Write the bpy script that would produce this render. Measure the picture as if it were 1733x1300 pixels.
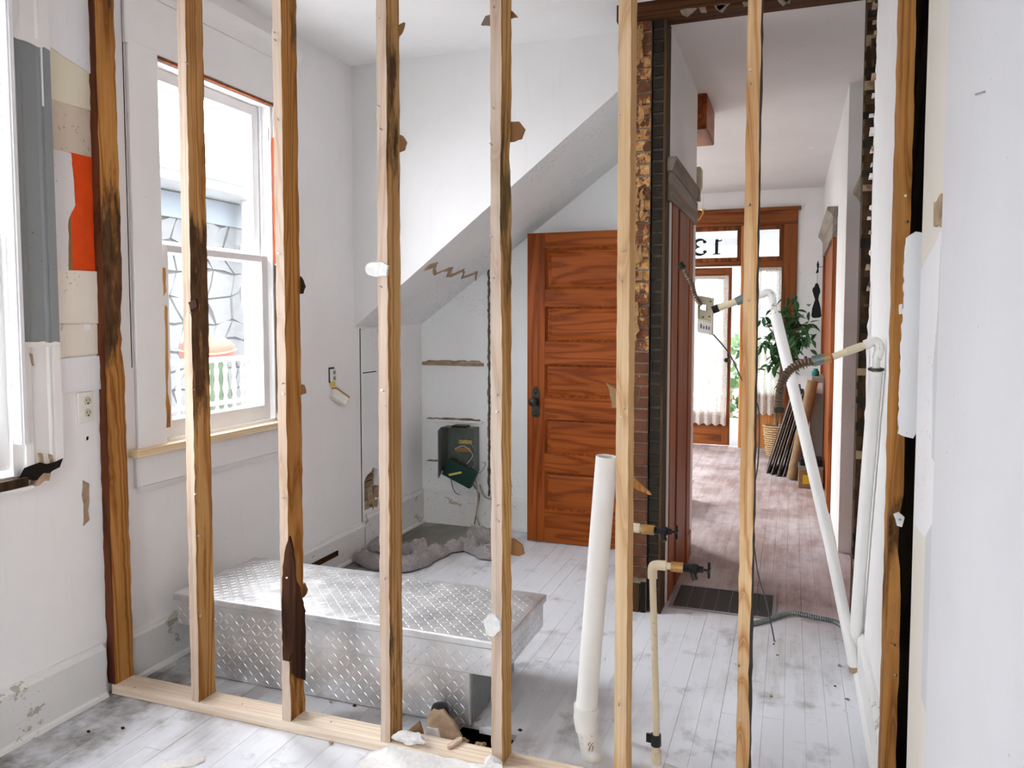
import bpy, bmesh, math, random
from mathutils import Vector, Matrix, noise
random.seed(11)
for o in list(bpy.data.objects): bpy.data.objects.remove(o)
sc = bpy.context.scene
col = sc.collection
R = random.uniform

# ------------------------------------------------------------------ camera, sky, exposure
FPX, CXP, CYP = 1300.0, 866.5, 616.86           # focal length and principal point in 1733x1300 pixels
PITCH, YAW, EYE = math.radians(3.3836), math.radians(19.981), 1.5
cam = bpy.data.cameras.new('camera')
cam.sensor_width = 36.0
cam.lens = FPX / 1733 * 36
cam.shift_y = -(650 - CYP) / 1733
cam.clip_start = 0.05
cam_o = bpy.data.objects.new('camera', cam)
cam_o.location = (0, 0, EYE)
cam_o.rotation_euler = (math.pi / 2 - PITCH, 0, YAW)
col.objects.link(cam_o)
sc.camera = cam_o

world = bpy.data.worlds.new('overcast_sky'); sc.world = world
world.use_nodes = True
bg = world.node_tree.nodes['Background']
bg.inputs[0].default_value = (0.94, 0.97, 1.0, 1)
bg.inputs[1].default_value = 6.0
sc.view_settings.view_transform = 'Standard'
sc.view_settings.look = 'None'
sc.view_settings.gamma = 1
sc.view_settings.exposure = 2.2
sc.cycles.use_denoising = True
sc.cycles.max_bounces = 10
sc.cycles.diffuse_bounces = 6
sc.cycles.transparent_max_bounces = 16
sc.cycles.caustics_reflective = False
sc.cycles.caustics_refractive = False
sc.cycles.sample_clamp_indirect = 8

def portal(loc, rot, sx, sy):
    l = bpy.data.lights.new('sky_portal', 'AREA'); l.shape = 'RECTANGLE'; l.size = sx; l.size_y = sy
    l.cycles.is_portal = True
    o = bpy.data.objects.new('sky_portal', l); o.location = loc; o.rotation_euler = rot; col.objects.link(o)
H = math.pi / 2
portal((-2.70, 2.99, 1.79), (0, -H, 0), 1.62, 0.80)          # kitchen window
portal((-2.70, 1.675, 1.79), (0, -H, 0), 1.66, .50)           # front room windows, left wall
portal((-1.12, -2.05, 1.65), (H, 0, math.pi), 0.8, 1.1)      # unseen opening behind the camera, sized to tune the light
portal((-0.62, 9.42, 1.3), (-H, 0, math.pi), 1.3, 2.5)        # front door and sidelight
portal((-2.65, 7.4, 1.55), (0, -H, 0), 2.1, 1.6)              # opening added beside the stair hall to let in light

# ------------------------------------------------------------------ measuring: where a line of sight meets a known plane
fw = Vector((-math.sin(YAW) * math.cos(PITCH), math.cos(YAW) * math.cos(PITCH), -math.sin(PITCH)))
rt = Vector((math.cos(YAW), math.sin(YAW), 0)); up = rt.cross(fw)
def ray(u, v): return rt * (u - CXP) - up * (v - CYP) + fw * FPX
E0 = Vector((0, 0, EYE))
def aty(u, v, Y): d = ray(u, v); return E0 + d * (Y / d.y)
def atx(u, v, X): d = ray(u, v); return E0 + d * (X / d.x)
def atz(u, v, Z=0.0): d = ray(u, v); return E0 + d * ((Z - EYE) / d.z)

# ------------------------------------------------------------------ mesh builder
ORG = {}
class MB:
    def __init__(s): s.v = []; s.f = []; s.m = []
    def add(s, vs, fs, mi=0):
        b = len(s.v); s.v += [Vector(p) for p in vs]
        s.f += [[b + i for i in f] for f in fs]; s.m += [mi] * len(fs); return s
    def box(s, x0, x1, y0, y1, z0, z1, mi=0):
        return s.add([(x0,y0,z0),(x1,y0,z0),(x1,y1,z0),(x0,y1,z0),(x0,y0,z1),(x1,y0,z1),(x1,y1,z1),(x0,y1,z1)],
              [(0,3,2,1),(4,5,6,7),(0,1,5,4),(1,2,6,5),(2,3,7,6),(3,0,4,7)], mi)
    def prism(s, poly, axis, d0, d1, mi=0):
        n = len(poly)
        def P(p, d): return {'x': (d, p[0], p[1]), 'y': (p[0], d, p[1]), 'z': (p[0], p[1], d)}[axis]
        vs = [P(p, d0) for p in poly] + [P(p, d1) for p in poly]
        fs = [list(range(n)), list(range(2*n-1, n-1, -1))] + [[i, (i+1) % n, n + (i+1) % n, n + i] for i in range(n)]
        return s.add(vs, fs, mi)
    def tube(s, pts, r, n=10, mi=0, cap=True):
        pts = [Vector(p) for p in pts]; k = len(pts)
        rs = r if isinstance(r, (list, tuple)) else [r] * k
        b = len(s.v); a = None
        for i, p in enumerate(pts):
            t = (pts[min(i+1, k-1)] - pts[max(i-1, 0)]).normalized()
            if a is None: a = t.orthogonal().normalized()
            a = (a - t * a.dot(t)).normalized(); c = t.cross(a)
            for j in range(n):
                q = 2 * math.pi * j / n
                s.v.append(p + (a * math.cos(q) + c * math.sin(q)) * rs[i])
        for i in range(k - 1):
            for j in range(n):
                s.f.append([b+i*n+j, b+i*n+(j+1) % n, b+(i+1)*n+(j+1) % n, b+(i+1)*n+j]); s.m.append(mi)
        if cap:
            s.f.append([b + j for j in range(n)][::-1]); s.m.append(mi)
            s.f.append([b + (k-1)*n + j for j in range(n)]); s.m.append(mi)
        return s
    def lathe(s, prof, c, n=20, mi=0, ax=(0, 0, 1)):
        c = Vector(c); ax = Vector(ax).normalized()
        return s.tube([c + ax * z + ax * 1e-6 * i for i, (r, z) in enumerate(prof)], [max(r, 1e-4) for r, z in prof], n, mi)
    def build(s, name, mats, parent=None, smooth=False, bevel=0.0, origin=None):
        if parent is not None: org = ORG[parent.name]
        elif origin is not None: org = Vector(origin)
        else:
            xs = [p.x for p in s.v]; ys = [p.y for p in s.v]; zs = [p.z for p in s.v]
            org = Vector(((min(xs)+max(xs))/2, (min(ys)+max(ys))/2, min(zs)))
        me = bpy.data.meshes.new(name)
        me.from_pydata([p - org for p in s.v], [], s.f)
        if not isinstance(mats, (list, tuple)): mats = [mats]
        for m in mats: me.materials.append(M[m] if isinstance(m, str) else m)
        if len(mats) > 1: me.polygons.foreach_set('material_index', s.m)
        bm = bmesh.new(); bm.from_mesh(me); bmesh.ops.recalc_face_normals(bm, faces=bm.faces); bm.to_mesh(me); bm.free()
        if smooth:
            me.polygons.foreach_set('use_smooth', [True] * len(me.polygons))
            try: me.set_sharp_from_angle(angle=math.radians(40))
            except Exception: pass
        o = bpy.data.objects.new(name, me); col.objects.link(o)
        if parent is not None: o.parent = parent
        else: o.location = org
        ORG[o.name] = org
        if bevel:
            b = o.modifiers.new('bevel', 'BEVEL'); b.width = bevel; b.segments = 2; b.limit_method = 'ANGLE'
        return o
def thing(name, label, cat, loc, group=None):
    o = bpy.data.objects.new(name, None); col.objects.link(o); o.location = loc; o.empty_display_size = 0.1
    ORG[o.name] = Vector(loc); o['label'] = label; o['category'] = cat
    if group: o['group'] = group
    return o
def tag(o, label, cat, group=None):
    o['label'] = label; o['category'] = cat
    if group: o['group'] = group
    return o
def struct(o, label, cat):
    o['kind'] = 'structure'; o['label'] = label; o['category'] = cat; return o
def child(mesh, parent, name, loc, rot=(0,0,0), scale=(1,1,1)):
    o = bpy.data.objects.new(name, mesh); col.objects.link(o); o.parent = parent
    o.location = Vector(loc) - ORG[parent.name]; o.rotation_euler = rot; o.scale = scale; return o
def jag(poly, amp, step, seed=0):
    """break the edges of a polygon into an irregular torn outline"""
    rnd = random.Random(seed); out = []
    for i, p in enumerate(poly):
        q = poly[(i+1) % len(poly)]; L = math.dist(p, q); k = max(1, int(L / step))
        for j in range(k):
            t = j / k; a = amp if j else amp * .4
            out.append((p[0]+(q[0]-p[0])*t + rnd.uniform(-a, a), p[1]+(q[1]-p[1])*t + rnd.uniform(-a, a)))
    return out

# ------------------------------------------------------------------ materials
M = {}
class NT:
    def __init__(s, name):
        m = bpy.data.materials.new(name); m.use_nodes = True; M[name] = m; s.m = m; s.t = m.node_tree
        s.b = s.t.nodes['Principled BSDF']; s.out = s.t.nodes['Material Output']
    def n(s, typ, **kw):
        x = s.t.nodes.new(typ)
        for k, v in kw.items():
            if k.startswith('i_'): x.inputs[int(k[2:]) if k[2:].isdigit() else k[2:]].default_value = v
            else: setattr(x, k, v)
        return x
    def l(s, a, b): s.t.links.new(a, b)
    def coord(s, kind='Object', scale=(1,1,1), rnd=0.0):
        tc = s.n('ShaderNodeTexCoord'); c = tc.outputs[kind] if kind != 'World' else s.n('ShaderNodeNewGeometry').outputs['Position']
        if rnd:
            oi = s.n('ShaderNodeObjectInfo'); mu = s.n('ShaderNodeMath', operation='MULTIPLY'); s.l(oi.outputs['Random'], mu.inputs[0]); mu.inputs[1].default_value = rnd
            ad = s.n('ShaderNodeVectorMath', operation='ADD'); s.l(c, ad.inputs[0]); s.l(mu.outputs[0], ad.inputs[1]); c = ad.outputs[0]
        mp = s.n('ShaderNodeMapping'); mp.inputs['Scale'].default_value = scale; s.l(c, mp.inputs['Vector'])
        return mp.outputs[0]
    def noise(s, vec, scale, detail=4, rough=.55, dist=0.0):
        x = s.n('ShaderNodeTexNoise'); x.inputs['Scale'].default_value = scale; x.inputs['Detail'].default_value = detail
        x.inputs['Roughness'].default_value = rough; x.inputs['Distortion'].default_value = dist; s.l(vec, x.inputs['Vector']); return x.outputs[0]
    def ramp(s, fac, stops, interp='LINEAR'):
        x = s.n('ShaderNodeValToRGB'); cr = x.color_ramp; cr.interpolation = interp
        while len(cr.elements) < len(stops): cr.elements.new(.5)
        for e, (p, c) in zip(cr.elements, stops):
            e.position = p; e.color = c if isinstance(c, (tuple, list)) and len(c) == 4 else ((*c, 1) if isinstance(c, (tuple, list)) else (c, c, c, 1))
        s.l(fac, x.inputs[0]); return x.outputs[0]
    def mix(s, fac, a, b, blend='MIX'):
        x = s.n('ShaderNodeMixRGB', blend_type=blend)
        for i, q in ((0, fac), (1, a), (2, b)):
            if isinstance(q, (int, float)): x.inputs[i].default_value = q
            elif isinstance(q, (tuple, list)): x.inputs[i].default_value = (*q[:3], 1)
            else: s.l(q, x.inputs[i])
        return x.outputs[0]
    def math(s, op, a, b=0.0):
        x = s.n('ShaderNodeMath', operation=op)
        for i, q in ((0, a), (1, b)):
            if isinstance(q, (int, float)): x.inputs[i].default_value = q
            else: s.l(q, x.inputs[i])
        return x.outputs[0]
    def bump(s, h, strength=.3, dist=.01):
        x = s.n('ShaderNodeBump'); x.inputs['Strength'].default_value = strength; x.inputs['Distance'].default_value = dist
        s.l(h, x.inputs['Height']); s.l(x.outputs[0], s.b.inputs['Normal'])
    def col(s, c):
        if isinstance(c, (tuple, list)): s.b.inputs['Base Color'].default_value = (*c[:3], 1)
        else: s.l(c, s.b.inputs['Base Color'])
    def rough(s, r, spec=.2): s.b.inputs['Roughness'].default_value = r; s.b.inputs['Specular IOR Level'].default_value = spec

def plain(name, c, rough=.6, metal=0.0, var=.12, scale=30):
    t = NT(name); v = t.coord('Object', rnd=9); n = t.noise(v, scale, 5)
    d = tuple(x * (1 - var) for x in c)
    t.col(t.ramp(n, [(.3, d), (.7, c)])); t.rough(rough); t.b.inputs['Metallic'].default_value = metal
    t.bump(n, .12, .004); return t.m

def paint(name, c, dirt=(.30,.26,.20), specks=.70, peel=None, peel_at=.62, rough=.55, bump=.10, var=.06, scale=1.0):
    """old wall paint: mottled, with small dark specks and, where asked, patches peeled to what lies under it"""
    t = NT(name); v = t.coord('World')
    a = t.noise(v, 1.7 * scale, 5, .6)
    base = t.ramp(a, [(.3, tuple(x * (1 - var) for x in c)), (.62, c)])
    sp = t.noise(v, 75, 2, .5); sp2 = t.noise(v, 1.3, 2)
    m = t.math('MULTIPLY', t.ramp(sp, [(specks, 0.0), (specks + .03, 1.0)]), t.ramp(sp2, [(.50, 0.0), (.58, .8)]))
    base = t.mix(m, base, dirt)
    sc_ = t.noise(t.coord('World', (9, 9, 1.0)), 3, 3, .6)
    base = t.mix(t.math('MULTIPLY', t.ramp(sc_, [(.60, 0.0), (.75, 1.0)]), .05), base, dirt)
    h = t.noise(v, 60, 4, .6)
    if peel:
        pn = t.noise(t.coord('World', (1, 1, 1.6)), 5.5, 9, .68)
        pm = t.ramp(pn, [(peel_at, 0.0), (peel_at + .012, 1.0)])
        base = t.mix(pm, base, peel)
        h = t.math('SUBTRACT', h, t.math('MULTIPLY', pm, 1.5))
    t.col(base); t.rough(rough); t.bump(h, bump, .004); return t.m

def wood(name, dark, mid, light, axis='Z', across=8.0, along=.42, rings=13.0, rot=None, rotcol=(.028,.014,.007), rough=.62, dust=0.0, rnd=17.0, spec=.08):
    """sawn softwood: contour-like growth rings along the board, fibres, knots of stain; rot = [(height 0-1, amount)]"""
    t = NT(name)
    S = lambda a, b: {'X': (b, a, a), 'Y': (a, b, a), 'Z': (a, a, b)}[axis]
    v = t.coord('Object', S(across, along), rnd)
    a = t.noise(v, 1.0, 1.5, .4, .25)
    g = t.math('PINGPONG', t.math('MULTIPLY', a, rings), .5)
    ring = t.ramp(g, [(0.0, light), (.20, light), (.34, mid), (.45, dark), (.5, mid)])
    fib = t.noise(t.coord('Object', S(130, 2.2), rnd), 1.0, 3, .6)
    c = t.mix(.38, ring, t.ramp(fib, [(.25, tuple(x * .55 for x in mid)), (.75, tuple(min(1, x * 1.25) for x in light))]), 'MIX')
    big = t.noise(t.coord('Object', S(6, 1.1), rnd), 1.0, 3, .6)
    c = t.mix(t.ramp(big, [(.42, 0.0), (.72, .55)]), c, dark)
    if dust:
        dn = t.noise(t.coord('Object', S(5, 2), rnd), 1.4, 5, .7)
        c = t.mix(t.math('MULTIPLY', t.ramp(dn, [(.3, .35), (.6, 1.0)]), dust), c, (.58, .52, .48))
    h = fib
    if rot:
        tc = t.n('ShaderNodeTexCoord'); sp = t.n('ShaderNodeSeparateXYZ'); t.l(tc.outputs['Object'], sp.inputs[0])
        z = t.math('DIVIDE', sp.outputs[{'X':0,'Y':1,'Z':2}[axis]], 3.04)
        am = t.ramp(z, [(p, q) for p, q in rot])
        rn = t.noise(t.coord('Object', S(14, 3.2), rnd), 1.0, 6, .7)
        msk = t.ramp(t.math('ADD', t.math('MULTIPLY', rn, .9), am), [(.66, 0.0), (.78, .95)])
        rc = t.noise(t.coord('Object', S(40, 9), rnd), 1.0, 4, .7)
        c = t.mix(msk, c, t.ramp(rc, [(.35, rotcol), (.75, tuple(x * 5 for x in rotcol))]))
        h = t.math('SUBTRACT', fib, t.math('MULTIPLY', msk, rc))
    t.col(c); t.rough(rough, spec); t.bump(h, .25, .004); return t.m

WHITE = (.86, .845, .84)
paint('wall_paint', WHITE, specks=.75)
paint('stair_paint', (.73, .722, .722), specks=.74)
paint('ceiling_paint', (.87, .865, .865), specks=.75)
paint('hall_ceiling_paint', (.68, .65, .635), specks=.72, peel=(.82,.81,.79), peel_at=.67)
paint('hall_paint', (.76, .755, .745))
paint('trim_paint', (.84, .83, .825), bump=.06, specks=.76)
paint('base_paint', (.76, .755, .74), specks=.66, peel=(.45, .42, .35), peel_at=.60)
paint('closet_paint', (.82, .825, .825), specks=.64)
paint('near_panel', (.66, .66, .68), specks=.73)
paint('strip_cream', (.72, .68, .61), specks=.70)
paint('patch_cream', (.74, .68, .53), specks=.68)
paint('patch_beige', (.62, .52, .42), specks=.64)
paint('patch_grey_white', (.70, .68, .68), specks=.70)
paint('patch_ivory', (.76, .70, .61), specks=.64)
paint('patch_white', (.78, .775, .79), specks=.68)
paint('patch_orange', (.80, .075, .008), dirt=(.30, .03, .01), specks=.70, var=.22, scale=4)
paint('patch_grey', (.56, .58, .60), specks=.75)
paint('casing_grey', (.235, .25, .26), dirt=(.05,.03,.02), specks=.72, bump=.05)
paint('casing_white', (.78, .76, .74), peel=(.30,.16,.08), peel_at=.71)
plain('kraft_paper', (.30, .15, .06), .8)
plain('gypsum', (.80, .78, .76), .85, var=.2, scale=60)
plain('rubble_tan', (.46, .33, .22), .9, var=.45, scale=25)
plain('splinter', (.66, .50, .38), .75, var=.3)
plain('dark_gap', (.012, .010, .008), .9)
plain('pvc', (.80, .79, .77), .32, var=.05, scale=8)
paint('pvc_old', (.78, .765, .73), rough=.38, specks=.62, bump=.04)
paint('cpvc', (.72, .62, .44), rough=.4, specks=.62, bump=.04, dirt=(.2,.12,.06))
plain('tape', (.03, .03, .032), .5)
plain('brass_fitting', (.46, .26, .10), .4, .3)
plain('black_metal', (.018, .018, .02), .45, .4)
plain('bronze', (.05, .045, .035), .38, .7, var=.4)
plain('brass', (.75, .52, .22), .25, 1.0)
plain('steel', (.55, .55, .55), .35, 1.0)
plain('galv', (.30, .33, .32), .4, .7, var=.25)
plain('flex_brown', (.17, .12, .08), .45, .5)
plain('flex_green', (.20, .24, .23), .4, .5)
plain('box_plastic', (.66, .60, .44), .5)
plain('label_grey', (.60, .56, .53), .6)
plain('ink', (.01, .01, .01), .6)
plain('panel_green', (.17, .195, .17), .5, .2, var=.3)
plain('dark_green', (.012, .045, .035), .4)
plain('wire', (.42, .36, .28), .6)
plain('wire_white', (.75, .73, .7), .6)
plain('cable', (.07, .07, .07), .5)
plain('yellow', (.72, .52, .03), .6)
plain('outlet', (.80, .78, .72), .35, var=.04)
plain('cardboard', (.30, .19, .10), .8, var=.25)
plain('black', (.008, .008, .009), .5)
plain('dark_frame', (.035, .028, .022), .4)
plain('frame_back', (.16, .13, .10), .8)
plain('cabinet_grey', (.34, .33, .29), .5)
plain('paper', (.8, .8, .78), .7)
plain('teal', (.02, .22, .20), .25)
plain('soil', (.05, .035, .025), .95, var=.5)
plain('vinyl', (.86, .87, .90), .35, var=.03)
plain('subfloor', (.10, .09, .08), .95)
plain('cream_plastic', (.60, .56, .42), .45)
plain('candle', (.8, .76, .66), .4)
plain('grille', (.035, .034, .034), .6)
plain('grille_frame', (.30, .29, .29), .4, .4)
plain('bark', (.20, .13, .08), .8, var=.4)
plain('wicker', (.56, .38, .20), .7, var=.3, scale=80)
plain('stone_mortar', (.045, .046, .048), .9)
plain('stone', (.085, .088, .09), .9, var=.25, scale=9)
plain('porch_white', (.30, .31, .32), .5)
plain('porch_blue', (.085, .10, .115), .6)
plain('porch_cover', (.22, .035, .018), .6)
plain('siding_yellow', (.20, .18, .07), .7)
plain('siding_pale', (.12, .125, .12), .8)
plain('hedge', (.03, .065, .018), .8, var=.5, scale=8)
plain('lawn', (.44, .43, .43), .9, var=.15, scale=3)  # yard colour made pale to bounce light up into the kitchen
plain('porch_floor', (.12, .12, .12), .8)
plain('cord_yellow', (.75, .58, .12), .5)

# wood kinds
wood('pine_front', (.38,.21,.11), (.56,.39,.26), (.62,.48,.36), dust=.38)  # pale dust, plus the brighter light on front faces put into the colour
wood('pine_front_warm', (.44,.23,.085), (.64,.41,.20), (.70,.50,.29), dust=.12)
wood('pine_raw', (.60,.42,.27), (.76,.60,.44), (.84,.70,.56), axis='X', dust=.25)
wood('pine_sill', (.60,.40,.20), (.76,.58,.36), (.84,.68,.48), axis='Y')
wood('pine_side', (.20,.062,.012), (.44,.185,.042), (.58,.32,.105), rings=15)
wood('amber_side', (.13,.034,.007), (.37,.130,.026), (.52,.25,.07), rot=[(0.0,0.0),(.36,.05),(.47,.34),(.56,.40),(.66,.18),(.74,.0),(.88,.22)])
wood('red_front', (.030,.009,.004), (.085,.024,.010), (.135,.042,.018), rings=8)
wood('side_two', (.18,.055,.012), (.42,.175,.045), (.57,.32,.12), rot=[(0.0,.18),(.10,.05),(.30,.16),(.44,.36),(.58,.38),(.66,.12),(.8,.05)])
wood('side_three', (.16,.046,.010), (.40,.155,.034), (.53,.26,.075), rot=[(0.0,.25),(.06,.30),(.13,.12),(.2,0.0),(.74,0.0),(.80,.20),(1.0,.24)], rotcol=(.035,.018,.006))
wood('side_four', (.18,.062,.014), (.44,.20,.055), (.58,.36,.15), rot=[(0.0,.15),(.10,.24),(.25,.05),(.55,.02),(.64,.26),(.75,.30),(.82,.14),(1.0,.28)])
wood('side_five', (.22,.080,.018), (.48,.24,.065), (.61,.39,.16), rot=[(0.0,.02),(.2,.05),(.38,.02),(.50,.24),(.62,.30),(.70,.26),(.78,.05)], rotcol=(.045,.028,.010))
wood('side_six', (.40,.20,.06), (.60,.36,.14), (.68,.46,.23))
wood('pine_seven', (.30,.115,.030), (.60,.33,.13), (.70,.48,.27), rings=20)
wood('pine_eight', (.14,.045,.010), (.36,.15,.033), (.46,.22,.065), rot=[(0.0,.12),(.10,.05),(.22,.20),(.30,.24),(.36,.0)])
wood('charred_side', (.006,.004,.003), (.014,.010,.007), (.028,.020,.012))  # near-black wood for a dark block; elsewhere shade put into the colour
wood('rotten', (.012,.006,.004), (.035,.014,.008), (.075,.030,.014), rings=9)
wood('door_wood', (.12,.024,.005), (.205,.043,.008), (.30,.076,.015), axis='X', across=10, along=1.1, rings=7, rough=.42, rnd=31)
wood('door_stile', (.10,.020,.004), (.205,.044,.008), (.29,.072,.015), axis='Z', across=9, along=.5, rings=7, rough=.42, rnd=31)
wood('casing_brown', (.08,.018,.005), (.28,.068,.017), (.38,.11,.03), axis='Z', rings=6, rough=.4)
wood('casing_brown_y', (.08,.018,.005), (.28,.068,.017), (.38,.11,.03), axis='Y', rings=6, rough=.4)
wood('front_brown', (.045,.014,.005), (.16,.045,.014), (.25,.08,.025), axis='Z', rings=5, rough=.35)
wood('front_brown_x', (.045,.014,.005), (.16,.045,.014), (.25,.08,.025), axis='X', rings=5, rough=.35)
wood('front_orange', (.18,.05,.012), (.42,.15,.04), (.52,.22,.07), axis='Z', rings=5, rough=.35)  # same brown wood, with the sunlit tone put into its colour
wood('old_dark', (.015,.007,.003), (.06,.022,.009), (.10,.04,.016), axis='X', rings=8)
wood('old_dark_z', (.012,.007,.004), (.045,.025,.012), (.085,.048,.024), axis='Z', rings=8)
wood('lath', (.10,.06,.03), (.22,.15,.09), (.33,.24,.15), axis='Y', rings=6)
wood('taupe_head', (.16,.13,.10), (.25,.21,.175), (.33,.29,.245), axis='Y', rings=4)

def brick_mat(name, lo, hi, soot, tan):
    t = NT(name); v = t.coord('World'); o = t.coord('Object', rnd=13)
    c = t.ramp(t.noise(o, 14, 5, .65), [(.3, lo), (.7, hi)])
    c = t.mix(t.math('MULTIPLY', t.ramp(t.noise(v, 9, 5, .7), [(.45, 0.0), (.7, 1.0)]), .7), c, soot)
    if tan:
        sp = t.n('ShaderNodeSeparateXYZ'); t.l(v, sp.inputs[0])
        zz = t.math('DIVIDE', sp.outputs[2], 3.0)
        am = t.ramp(zz, [(0.0, 0.0), (.40, 0.02), (.56, .20), (.75, .24), (.9, .16), (1.0, .13)])
        msk = t.ramp(t.math('ADD', am, t.noise(t.coord('World', (1, 1, .6)), 17, 6, .65)), [(.68, 0.0), (.72, 1.0)])
        c = t.mix(msk, c, t.ramp(t.noise(v, 40, 4), [(.3, (.30,.12,.03)), (.7, (.60,.36,.15))]))
    t.col(c); t.rough(.85); t.bump(t.noise(v, 90, 5, .7), .6, .004); return t.m
brick_mat('brick_red', (.075,.024,.011), (.21,.080,.038), (.035,.02,.012), True)
brick_mat('brick_soot', (.008,.007,.005), (.042,.030,.020), (.006,.005,.004), False)
plain('scar', (.16, .13, .09), .95, var=.6, scale=30)
plain('mortar', (.28, .22, .17), .95, var=.5, scale=40)
plain('plaster_tan', (.46, .26, .11), .95, var=.6, scale=30)
plain('mortar_dark', (.10, .085, .07), .95, var=.5, scale=40)

def floor_mat():
    t = NT('floor_board'); v = t.coord('World'); o = t.coord('Object', (12, .8, 1), 23)
    sp = t.n('ShaderNodeSeparateXYZ'); t.l(v, sp.inputs[0])
    mr = t.n('ShaderNodeMapRange'); mr.inputs[1].default_value = 3.75; mr.inputs[2].default_value = 4.25; t.l(sp.outputs[1], mr.inputs[0])
    mx = t.n('ShaderNodeMapRange'); mx.inputs[1].default_value = -.80; mx.inputs[2].default_value = -.66; t.l(sp.outputs[0], mx.inputs[0])
    my = t.n('ShaderNodeMapRange'); my.inputs[1].default_value = 5.0; my.inputs[2].default_value = 5.1; t.l(sp.outputs[1], my.inputs[0])
    hall = t.math('MULTIPLY', mr.outputs[0], t.math('MAXIMUM', mx.outputs[0], my.outputs[0]))
    wd = t.ramp(t.noise(o, 2.2, 4, .6), [(.3, (.20,.125,.105)), (.7, (.34,.24,.215))])
    grey = t.ramp(t.noise(o, 2.2, 4, .6), [(.3, (.42,.40,.39)), (.7, (.56,.55,.55))])
    base = t.mix(hall, grey, wd)
    d1 = t.noise(v, 1.6, 7, .62, .4); d2 = t.noise(t.coord('World', (8, 1.2, 1)), 2.0, 6, .7)
    dm = t.math('ADD', t.math('MULTIPLY', d1, .62), t.math('MULTIPLY', d2, .40))
    dk = t.ramp(dm, [(.33, 0.0), (.50, 1.0)]); dh = t.ramp(dm, [(.44, .12), (.64, .75)])
    dust = t.mix(hall, dk, dh)
    dcol = t.mix(hall, (.70, .715, .755), (.66, .61, .63))
    c = t.mix(dust, base, dcol)
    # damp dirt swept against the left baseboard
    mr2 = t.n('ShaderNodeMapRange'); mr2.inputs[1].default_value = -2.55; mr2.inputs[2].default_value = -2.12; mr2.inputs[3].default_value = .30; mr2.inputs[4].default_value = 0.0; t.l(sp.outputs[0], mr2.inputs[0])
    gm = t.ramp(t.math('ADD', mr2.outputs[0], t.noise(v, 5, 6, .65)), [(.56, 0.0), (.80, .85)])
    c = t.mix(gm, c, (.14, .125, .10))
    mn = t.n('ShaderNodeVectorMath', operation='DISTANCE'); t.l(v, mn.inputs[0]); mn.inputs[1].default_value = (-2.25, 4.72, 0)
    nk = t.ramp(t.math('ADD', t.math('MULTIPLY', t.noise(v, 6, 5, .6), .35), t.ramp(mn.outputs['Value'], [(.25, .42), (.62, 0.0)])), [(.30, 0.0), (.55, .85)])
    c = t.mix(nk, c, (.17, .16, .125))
    sm = t.ramp(t.noise(t.coord('World', (3, .7, 1)), 6, 6, .7), [(.66, 0.0), (.74, .6)])
    c = t.mix(sm, c, (.20, .16, .13))
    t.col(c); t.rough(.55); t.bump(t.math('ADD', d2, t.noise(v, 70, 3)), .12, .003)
floor_mat()

def alu():
    t = NT('aluminium'); v = t.coord('Object'); n = t.noise(v, 7, 6, .65)
    t.col(t.ramp(n, [(.3, (.55,.55,.56)), (.6, (.78,.78,.79))])); t.b.inputs['Metallic'].default_value = .9
    t.l(t.ramp(t.noise(v, 11, 5, .6), [(.3, .33), (.7, .52)]), t.b.inputs['Roughness'])
alu()
def cloth():
    t = NT('knit'); v = t.coord('Object'); vo = t.n('ShaderNodeTexVoronoi'); vo.inputs['Scale'].default_value = 110; t.l(v, vo.inputs['Vector'])
    t.col(t.ramp(vo.outputs['Distance'], [(.1, (.24,.215,.21)), (.6, (.36,.335,.33))])); t.rough(.95); t.bump(vo.outputs['Distance'], .6, .006)
cloth()
def glass(name, haze, tint=(1,1,1)):
    t = NT(name); t.t.nodes.remove(t.b)
    tr = t.n('ShaderNodeBsdfTransparent'); tr.inputs[0].default_value = (*tint, 1)
    gl = t.n('ShaderNodeBsdfGlossy'); gl.inputs['Roughness'].default_value = .05
    df = t.n('ShaderNodeBsdfTranslucent'); df.inputs[0].default_value = (.9, .92, .95, 1)
    a = t.n('ShaderNodeMixShader'); a.inputs[0].default_value = .05; t.l(tr.outputs[0], a.inputs[1]); t.l(gl.outputs[0], a.inputs[2])
    b = t.n('ShaderNodeMixShader'); b.inputs[0].default_value = haze; t.l(a.outputs[0], b.inputs[1]); t.l(df.outputs[0], b.inputs[2])
    t.l(b.outputs[0], t.out.inputs[0])
glass('pane_clear', .004); glass('pane_dusty', .012); glass('pane_frost', .06)
def lace():
    t = NT('lace'); t.t.nodes.remove(t.b); v = t.coord('Object')
    n = t.noise(v, 130, 3); k = t.ramp(n, [(.38, .55), (.58, .97)])
    tr = t.n('ShaderNodeBsdfTransparent'); tl = t.n('ShaderNodeBsdfTranslucent'); tl.inputs[0].default_value = (.85, .84, .80, 1)
    df = t.n('ShaderNodeBsdfDiffuse'); df.inputs[0].default_value = (.82, .80, .76, 1)
    a = t.n('ShaderNodeMixShader'); a.inputs[0].default_value = .5; t.l(tl.outputs[0], a.inputs[1]); t.l(df.outputs[0], a.inputs[2])
    b = t.n('ShaderNodeMixShader'); t.l(k, b.inputs[0]); t.l(tr.outputs[0], b.inputs[1]); t.l(a.outputs[0], b.inputs[2]); t.l(b.outputs[0], t.out.inputs[0])
lace()
def leafm():
    t = NT('leaf'); v = t.coord('Object', rnd=50); t.col(t.ramp(t.noise(v, 3, 2), [(.3, (.012,.055,.016)), (.7, (.05,.15,.05))])); t.rough(.35)
leafm()

# ================================================================== the room
XL, XR, YB, YR, YP, YF = -2.555, 0.31, 4.16, 5.08, 3.85, 9.30
ZC, ZH = 3.04, 2.965

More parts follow.
